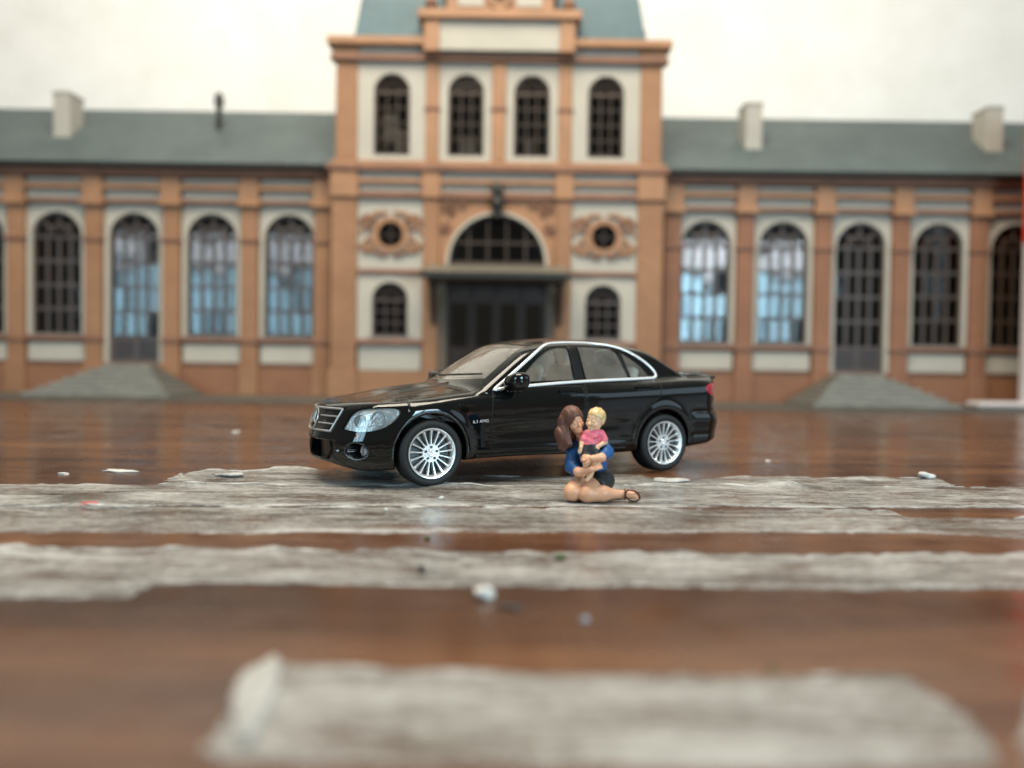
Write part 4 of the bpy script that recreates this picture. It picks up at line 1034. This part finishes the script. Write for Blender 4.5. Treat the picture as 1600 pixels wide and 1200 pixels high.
# ------------------------------------------------------------------ adhesive strips left on the table
def m_tape(name, lo, hi, tint):
    """thin dried film: streaked along the strip, see-through where it has worn"""
    t = NT(name); w = t.coords((1, 1, 1))
    st = t.noise(t.coords((.055, 1, 1)), 15, 7, .72, .2); st2 = t.noise(t.coords((.10, 1, 1)), 48, 5, .7); bl = t.noise(t.coords((.4, 1, 1)), 2.4, 6, .68, .5); sp = t.noise(t.coords((.5, 1, 1)), 26, 5, .78)
    mixn = t.math('ADD', t.math('ADD', t.math('MULTIPLY', st, .22), t.math('MULTIPLY', sp, .28)), t.math('MULTIPLY', bl, .50))
    col = t.ramp(mixn, [(.41, tint[2]), (.49, tint[1]), (.58, tint[0])])
    col = t.mixc(t.ramp(sp, [(.52, (0, 0, 0)), (.78, (.6,) * 3)]), col, (.56, .565, .545, 1))
    t.set(Base_Color=col, Roughness=t.ramp(bl, [(.35, (.17,) * 3), (.65, (.42,) * 3)]))
    t.bump(t.math('ADD', t.math('MULTIPLY', sp, .35), t.math('MULTIPLY', st2, .65)), .22, .010)
    tr = t.n('ShaderNodeBsdfTransparent'); mx = t.n('ShaderNodeMixShader')
    worn = t.math('ADD', t.math('ADD', t.math('MULTIPLY', st, .20), t.math('MULTIPLY', t.noise(t.coords((.30, 1, 1)), 3.4, 9, .80, .9), .65)), t.math('MULTIPLY', sp, .15))
    t.l(t.ramp(worn, [(.41, (lo,) * 3), (.485, ((lo + hi) / 2 + .06,) * 3), (.56, (hi,) * 3)]), mx.inputs[0]); t.l(tr.outputs[0], mx.inputs[1]); t.l(t.b.outputs[0], mx.inputs[2]); t.l(mx.outputs[0], t.out.inputs['Surface'])
m_tape('tape_pale', .20, .93, ((.45, .452, .437), (.29, .286, .27), (.15, .135, .117)))
m_tape('tape_worn', .12, .88, ((.43, .428, .41), (.265, .258, .24), (.13, .115, .097)))
m_tape('tape_near', .32, .88, ((.43, .431, .417), (.31, .306, .288), (.18, .165, .145)))
plain('tape_fringe', (.36, .36, .345), .6, var=.3, scale=14, bump=.8, bscale=30)
plain('tape_flake', (.48, .475, .45), .6, var=.12, scale=8, bump=.5, bscale=20)
def fnoise(n, octs, rng):
    t = np.linspace(0, 1, n); o = np.zeros(n)
    for k, a in octs: o += a * np.interp(t * k, np.arange(int(k) + 2), rng.normal(size=int(k) + 2))
    return o
def tape(far, near, mat, label, thick=.016, rag=.034, curl=.02, seed=0, rows=12, ends=.12, fringe=.024):
    """strip between a far and a near edge (x, y); ragged outline, uneven thickness, edges that lift a little"""
    rng = np.random.default_rng(seed)
    fa, ne = np.array(far, float), np.array(near, float)
    L = max(fa[-1, 0] - fa[0, 0], ne[-1, 0] - ne[0, 0]); n = int(L / .028)
    def along(p, k):
        d = np.r_[0, np.cumsum(np.linalg.norm(np.diff(p, axis=0), axis=1))]; t = np.linspace(0, d[-1], k)
        return np.stack((np.interp(t, d, p[:, 0]), np.interp(t, d, p[:, 1])), 1)
    A, Bn = along(fa, n), along(ne, n)
    A[:, 1] += fnoise(n, ((L * 2, rag), (L * 6, rag * .6), (L * 14, rag * .4)), rng); Bn[:, 1] += fnoise(n, ((L * 2, rag), (L * 6, rag * .6), (L * 14, rag * .4)), rng)
    V = []; F = []
    hz = rng.normal(size=(n, rows))
    for _ in range(2): hz = (hz + np.roll(hz, 1, 0) + np.roll(hz, -1, 0) + np.roll(hz, 2, 0) + np.roll(hz, -2, 0)) / 5
    cur = np.maximum(fnoise(n, ((L * 1.2, .5), (L * 5, .5)), rng), 0) * curl
    for i in range(n):
        for j in range(rows):
            t = j / (rows - 1); p = A[i] * (1 - t) + Bn[i] * t
            sx = fnoise(1, (), rng)[0] if False else 0
            e = min(i, n - 1 - i); edge = min(t, 1 - t)
            z = thick * (.5 + .15 * hz[i, j]) + cur[i] * max(0, 1 - t * 3.5) ** 2 * 2
            if j in (0, rows - 1) or i in (0, n - 1): z = .0015
            elif j in (1, rows - 2): z = max(z, thick * .45)
            V.append((p[0] + (ends * rng.normal() * .35 if e < 3 else 0), p[1], max(z, .0015)))
    # first and last rows stand nearly upright: pull the second row to the rim
    V = [list(q) for q in V]
    for i in range(n):
        for j, k in ((1, 0), (rows - 2, rows - 1)):
            a, b = V[i * rows + j], V[i * rows + k]; a[0] = b[0] + (a[0] - b[0]) * .12; a[1] = b[1] + (a[1] - b[1]) * .12
    for i in range(n - 1):
        for j in range(rows - 1): F.append((i * rows + j, i * rows + j + 1, (i + 1) * rows + j + 1, (i + 1) * rows + j))
    o = MB().add(V, F).build('tape_strip', mat, None, 50)
    wv = np.clip(fnoise(n, ((L * 1.5, .5), (L * 5, .5), (L * 14, .35)), rng), 0, 2) * fringe; VV = []; FF = []
    for i in range(n):
        q, r = V[i * rows + 1], V[i * rows + 4]; d = max(np.hypot(r[0] - q[0], r[1] - q[1]), 1e-4); t = min(wv[i] / d, 1.5)
        px, py, pz = q[0] + (r[0] - q[0]) * t, q[1] + (r[1] - q[1]) * t, q[2] + (r[2] - q[2]) * t; h = min(wv[i] * .35, .02)
        VV += [(q[0], q[1] + .004, .001), (q[0], q[1], q[2] + h), ((q[0] + px) / 2, (q[1] + py) / 2, (q[2] + pz) / 2 + h * 1.2), (px, py, pz + .0008)]
    for i in range(n - 1):
        if wv[i] > .008 or wv[i + 1] > .008:
            for j in range(3): FF.append((i * 4 + j, i * 4 + j + 1, i * 4 + j + 5, i * 4 + j + 4))
    if FF: tag(MB().add(VV, FF).build('torn_edge', 'tape_fringe', o, 60), kind='stuff')
    tag(o, label, 'tape strip', 'strips of old tape on the table')
    return o
tape([(-3.36, 7.83), (-3.385, 8.235), (-3.275, 8.60), (-2.87, 8.48), (-2.58, 8.65), (-2.25, 8.74), (-1.65, 8.56), (-1.2, 8.42), (-.67, 8.45), (.014, 8.4), (.56, 8.48), (1.14, 8.67), (1.435, 8.56), (1.55, 8.26), (1.76, 8.15), (1.95, 8.25), (2.47, 8.66), (3.5, 8.62), (4.49, 8.71), (4.70, 8.88), (4.66, 8.5), (4.56, 8.17)],
     [(-3.32, 7.74), (-2.8, 7.50), (0, 7.66), (3.7, 7.96), (4.5, 8.10)], 'tape_pale', 'thin torn tape strip under the car, farthest of the strips on the table', .013, .022, .045, 3, 12)
tape([(-9.0, 7.05), (-4.76, 7.37), (-2.5, 7.54), (0, 7.72), (2.8, 7.93), (5.27, 8.11), (9.5, 8.42)], [(-8.0, 6.02), (-4.07, 6.33), (-1.0, 6.58), (2.0, 6.75), (4.46, 6.89), (9.0, 7.22)], 'tape_pale', 'wide pale tape strip under the front wheels and the kneeling figure', .016, .014, .02, 5, 22)
tape([(-7.5, 5.95), (-3.9, 6.24), (-1.0, 6.48), (1.5, 6.60), (3.18, 6.64), (3.2, 6.36), (4.14, 6.38), (8.0, 6.65)], [(-7.0, 5.1), (-3.47, 5.38), (0, 5.60), (3.0, 5.80), (3.67, 5.66), (7.6, 5.95)], 'tape_worn', 'worn brownish tape strip just before the kneeling figure', .014, .018, .02, 8, 18)
tape([(-6.5, 4.70), (-3.2, 4.95), (-2.2, 4.96), (0, 4.98), (3.34, 5.13), (6.6, 5.35)], [(-6.0, 3.62), (-2.52, 3.90), (-1.90, 3.95), (-1.88, 4.22), (0, 4.25), (2.82, 4.31), (6.1, 4.55)], 'tape_pale', 'blurred tape strip with a stepped left end, between the worn strip and the nearest one', .014, .02, .02, 13, 18)
tape([(-.93, 2.6), (-.95, 2.9), (-.94, 3.13), (-.81, 3.07), (-.48, 3.05), (.26, 3.04), (1.0, 3.05), (1.53, 3.10), (1.57, 2.85)], [(-.93, 2.42), (-.85, 2.35), (.2, 2.33), (1.3, 2.34), (1.50, 2.40), (1.575, 2.55)], 'tape_near', 'nearest tape strip, broad and out of focus at the bottom of the picture', .012, .010, .01, 17, 16, .04, .02)
tape([(1.93, 2.93), (2.08, 3.05), (2.6, 3.09), (3.6, 3.12)], [(1.58, 2.36), (1.72, 2.33), (2.3, 2.35), (3.3, 2.38)], 'tape_near', 'piece of tape at the bottom right corner beside the nearest strip', .012, .012, .01, 19, 14, .04, .02)
# loose ridges of torn adhesive, crumbs and flock
plain('crumb_white', (.60, .58, .53), .6, var=.08); plain('scrap_red', (.45, .03, .035), .5, var=.1); plain('flock_green', (.045, .075, .018), .8, var=.3, scale=30); plain('crumb_dark', (.03, .026, .022), .7, var=.3); plain('crumb_blue', (.22, .26, .30), .5, var=.1)
def lump(name, x, y, rx, ry, rz, mat, label, cat, seed, group=None, z=0.0):
    rng = np.random.default_rng(seed); bm = bmesh.new(); bmesh.ops.create_icosphere(bm, subdivisions=3, radius=1)
    ph = rng.uniform(0, 6, (6, 4)); ph[:, :3] = rng.normal(size=(6, 3)) * 2.2
    for v in bm.verts:
        s = 1 + .26 * sum(math.sin(v.co.x * a + v.co.y * b + v.co.z * c + d) for a, b, c, d in ph) / 1.6
        v.co = Vector((v.co.x * rx * s, v.co.y * ry * s, max(v.co.z * s, -.55) * rz))
    me = bpy.data.meshes.new(name); bm.to_mesh(me); bm.free(); me.polygons.foreach_set('use_smooth', [True] * len(me.polygons))
    zz = min(v.co.z for v in me.vertices); o = link(name, me, mat, None, (x, y, z - zz)); o.rotation_euler = (0, 0, rng.uniform(-.3, .3)); tag(o, label, cat, group)
lump('tape_flake', -4.17, 8.36, .17, .06, .016, 'tape_flake', 'long white flake on the brown table, before the torn end of the farthest strip', 'flake', 1)
lump('tape_flake', -4.58, 8.10, .05, .035, .014, 'tape_flake', 'tiny white flake beside the long white flake', 'flake', 2)
lump('red_scrap', -3.40, 6.33, .075, .02, .02, 'scrap_red', 'small red scrap lying on the wide pale tape strip', 'scrap', 3, z=.012)
lump('crumb', -.115, 4.02, .046, .038, .036, 'crumb_white', 'round white crumb on the brown table before the strips', 'crumb', 4)
lump('crumb', .36, 3.69, .024, .018, .014, 'crumb_blue', 'small bluish crumb nearest to the camera', 'crumb', 5)
lump('flock_tuft', .31, 4.82, .035, .022, .02, 'flock_green', 'dark green tuft on the blurred strip, below the kneeling figure', 'tuft', 6, z=.012)
lump('flock_tuft', -.56, 5.35, .022, .016, .016, 'flock_green', 'green tuft in the brown gap between strips, below the front wheel', 'tuft', 7)
lump('flock_tuft', 1.05, 3.12, .03, .016, .008, 'flock_green', 'faint green tuft at the far edge of the nearest strip', 'tuft', 8)
lump('crumb', -.50, 4.50, .03, .025, .02, 'crumb_dark', 'dark crumb on the blurred strip', 'crumb', 9, z=.012)
lump('crumb', .02, 3.86, .05, .03, .012, 'crumb_dark', 'flat dark crumb just right of the round white crumb', 'crumb', 12)
lump('crumb', -.60, 6.86, .022, .018, .016, 'crumb_white', 'white crumb on the wide strip in front of the near front wheel', 'crumb', 10, z=.014)
lump('crumb', -.99, 6.30, .018, .014, .012, 'crumb_white', 'small white crumb on the worn strip, below the front bumper', 'crumb', 11, z=.012)
lump('tape_flake', 1.62, 8.16, .16, .09, .022, 'tape_fringe', 'thick white lump of adhesive beside the rear wheel', 'flake', 14, z=.010)
lump('tape_flake', 4.55, 8.66, .08, .06, .04, 'tape_flake', 'white lump of adhesive at the right end of the farthest strip', 'flake', 15, z=.008)
lump('tape_flake', -2.85, 8.1, .13, .09, .020, 'tape_fringe', 'white lump of adhesive at the left end of the farthest strip', 'flake', 16, z=.008)
lump('crumb', -4.52, 13.0, .06, .04, .018, 'crumb_white', 'pale crumb on the open table before the steps, left of the car', 'crumb', 17)
lump('crumb', 3.25, 10.0, .035, .025, .02, 'crumb_white', 'tiny white crumb on the open table right of the car', 'crumb', 18)
lump('tape_flake', -.86, 2.72, .060, .32, .010, 'tape_fringe', 'pale folded end of adhesive on the nearest tape strip', 'flake', 21, z=.011)
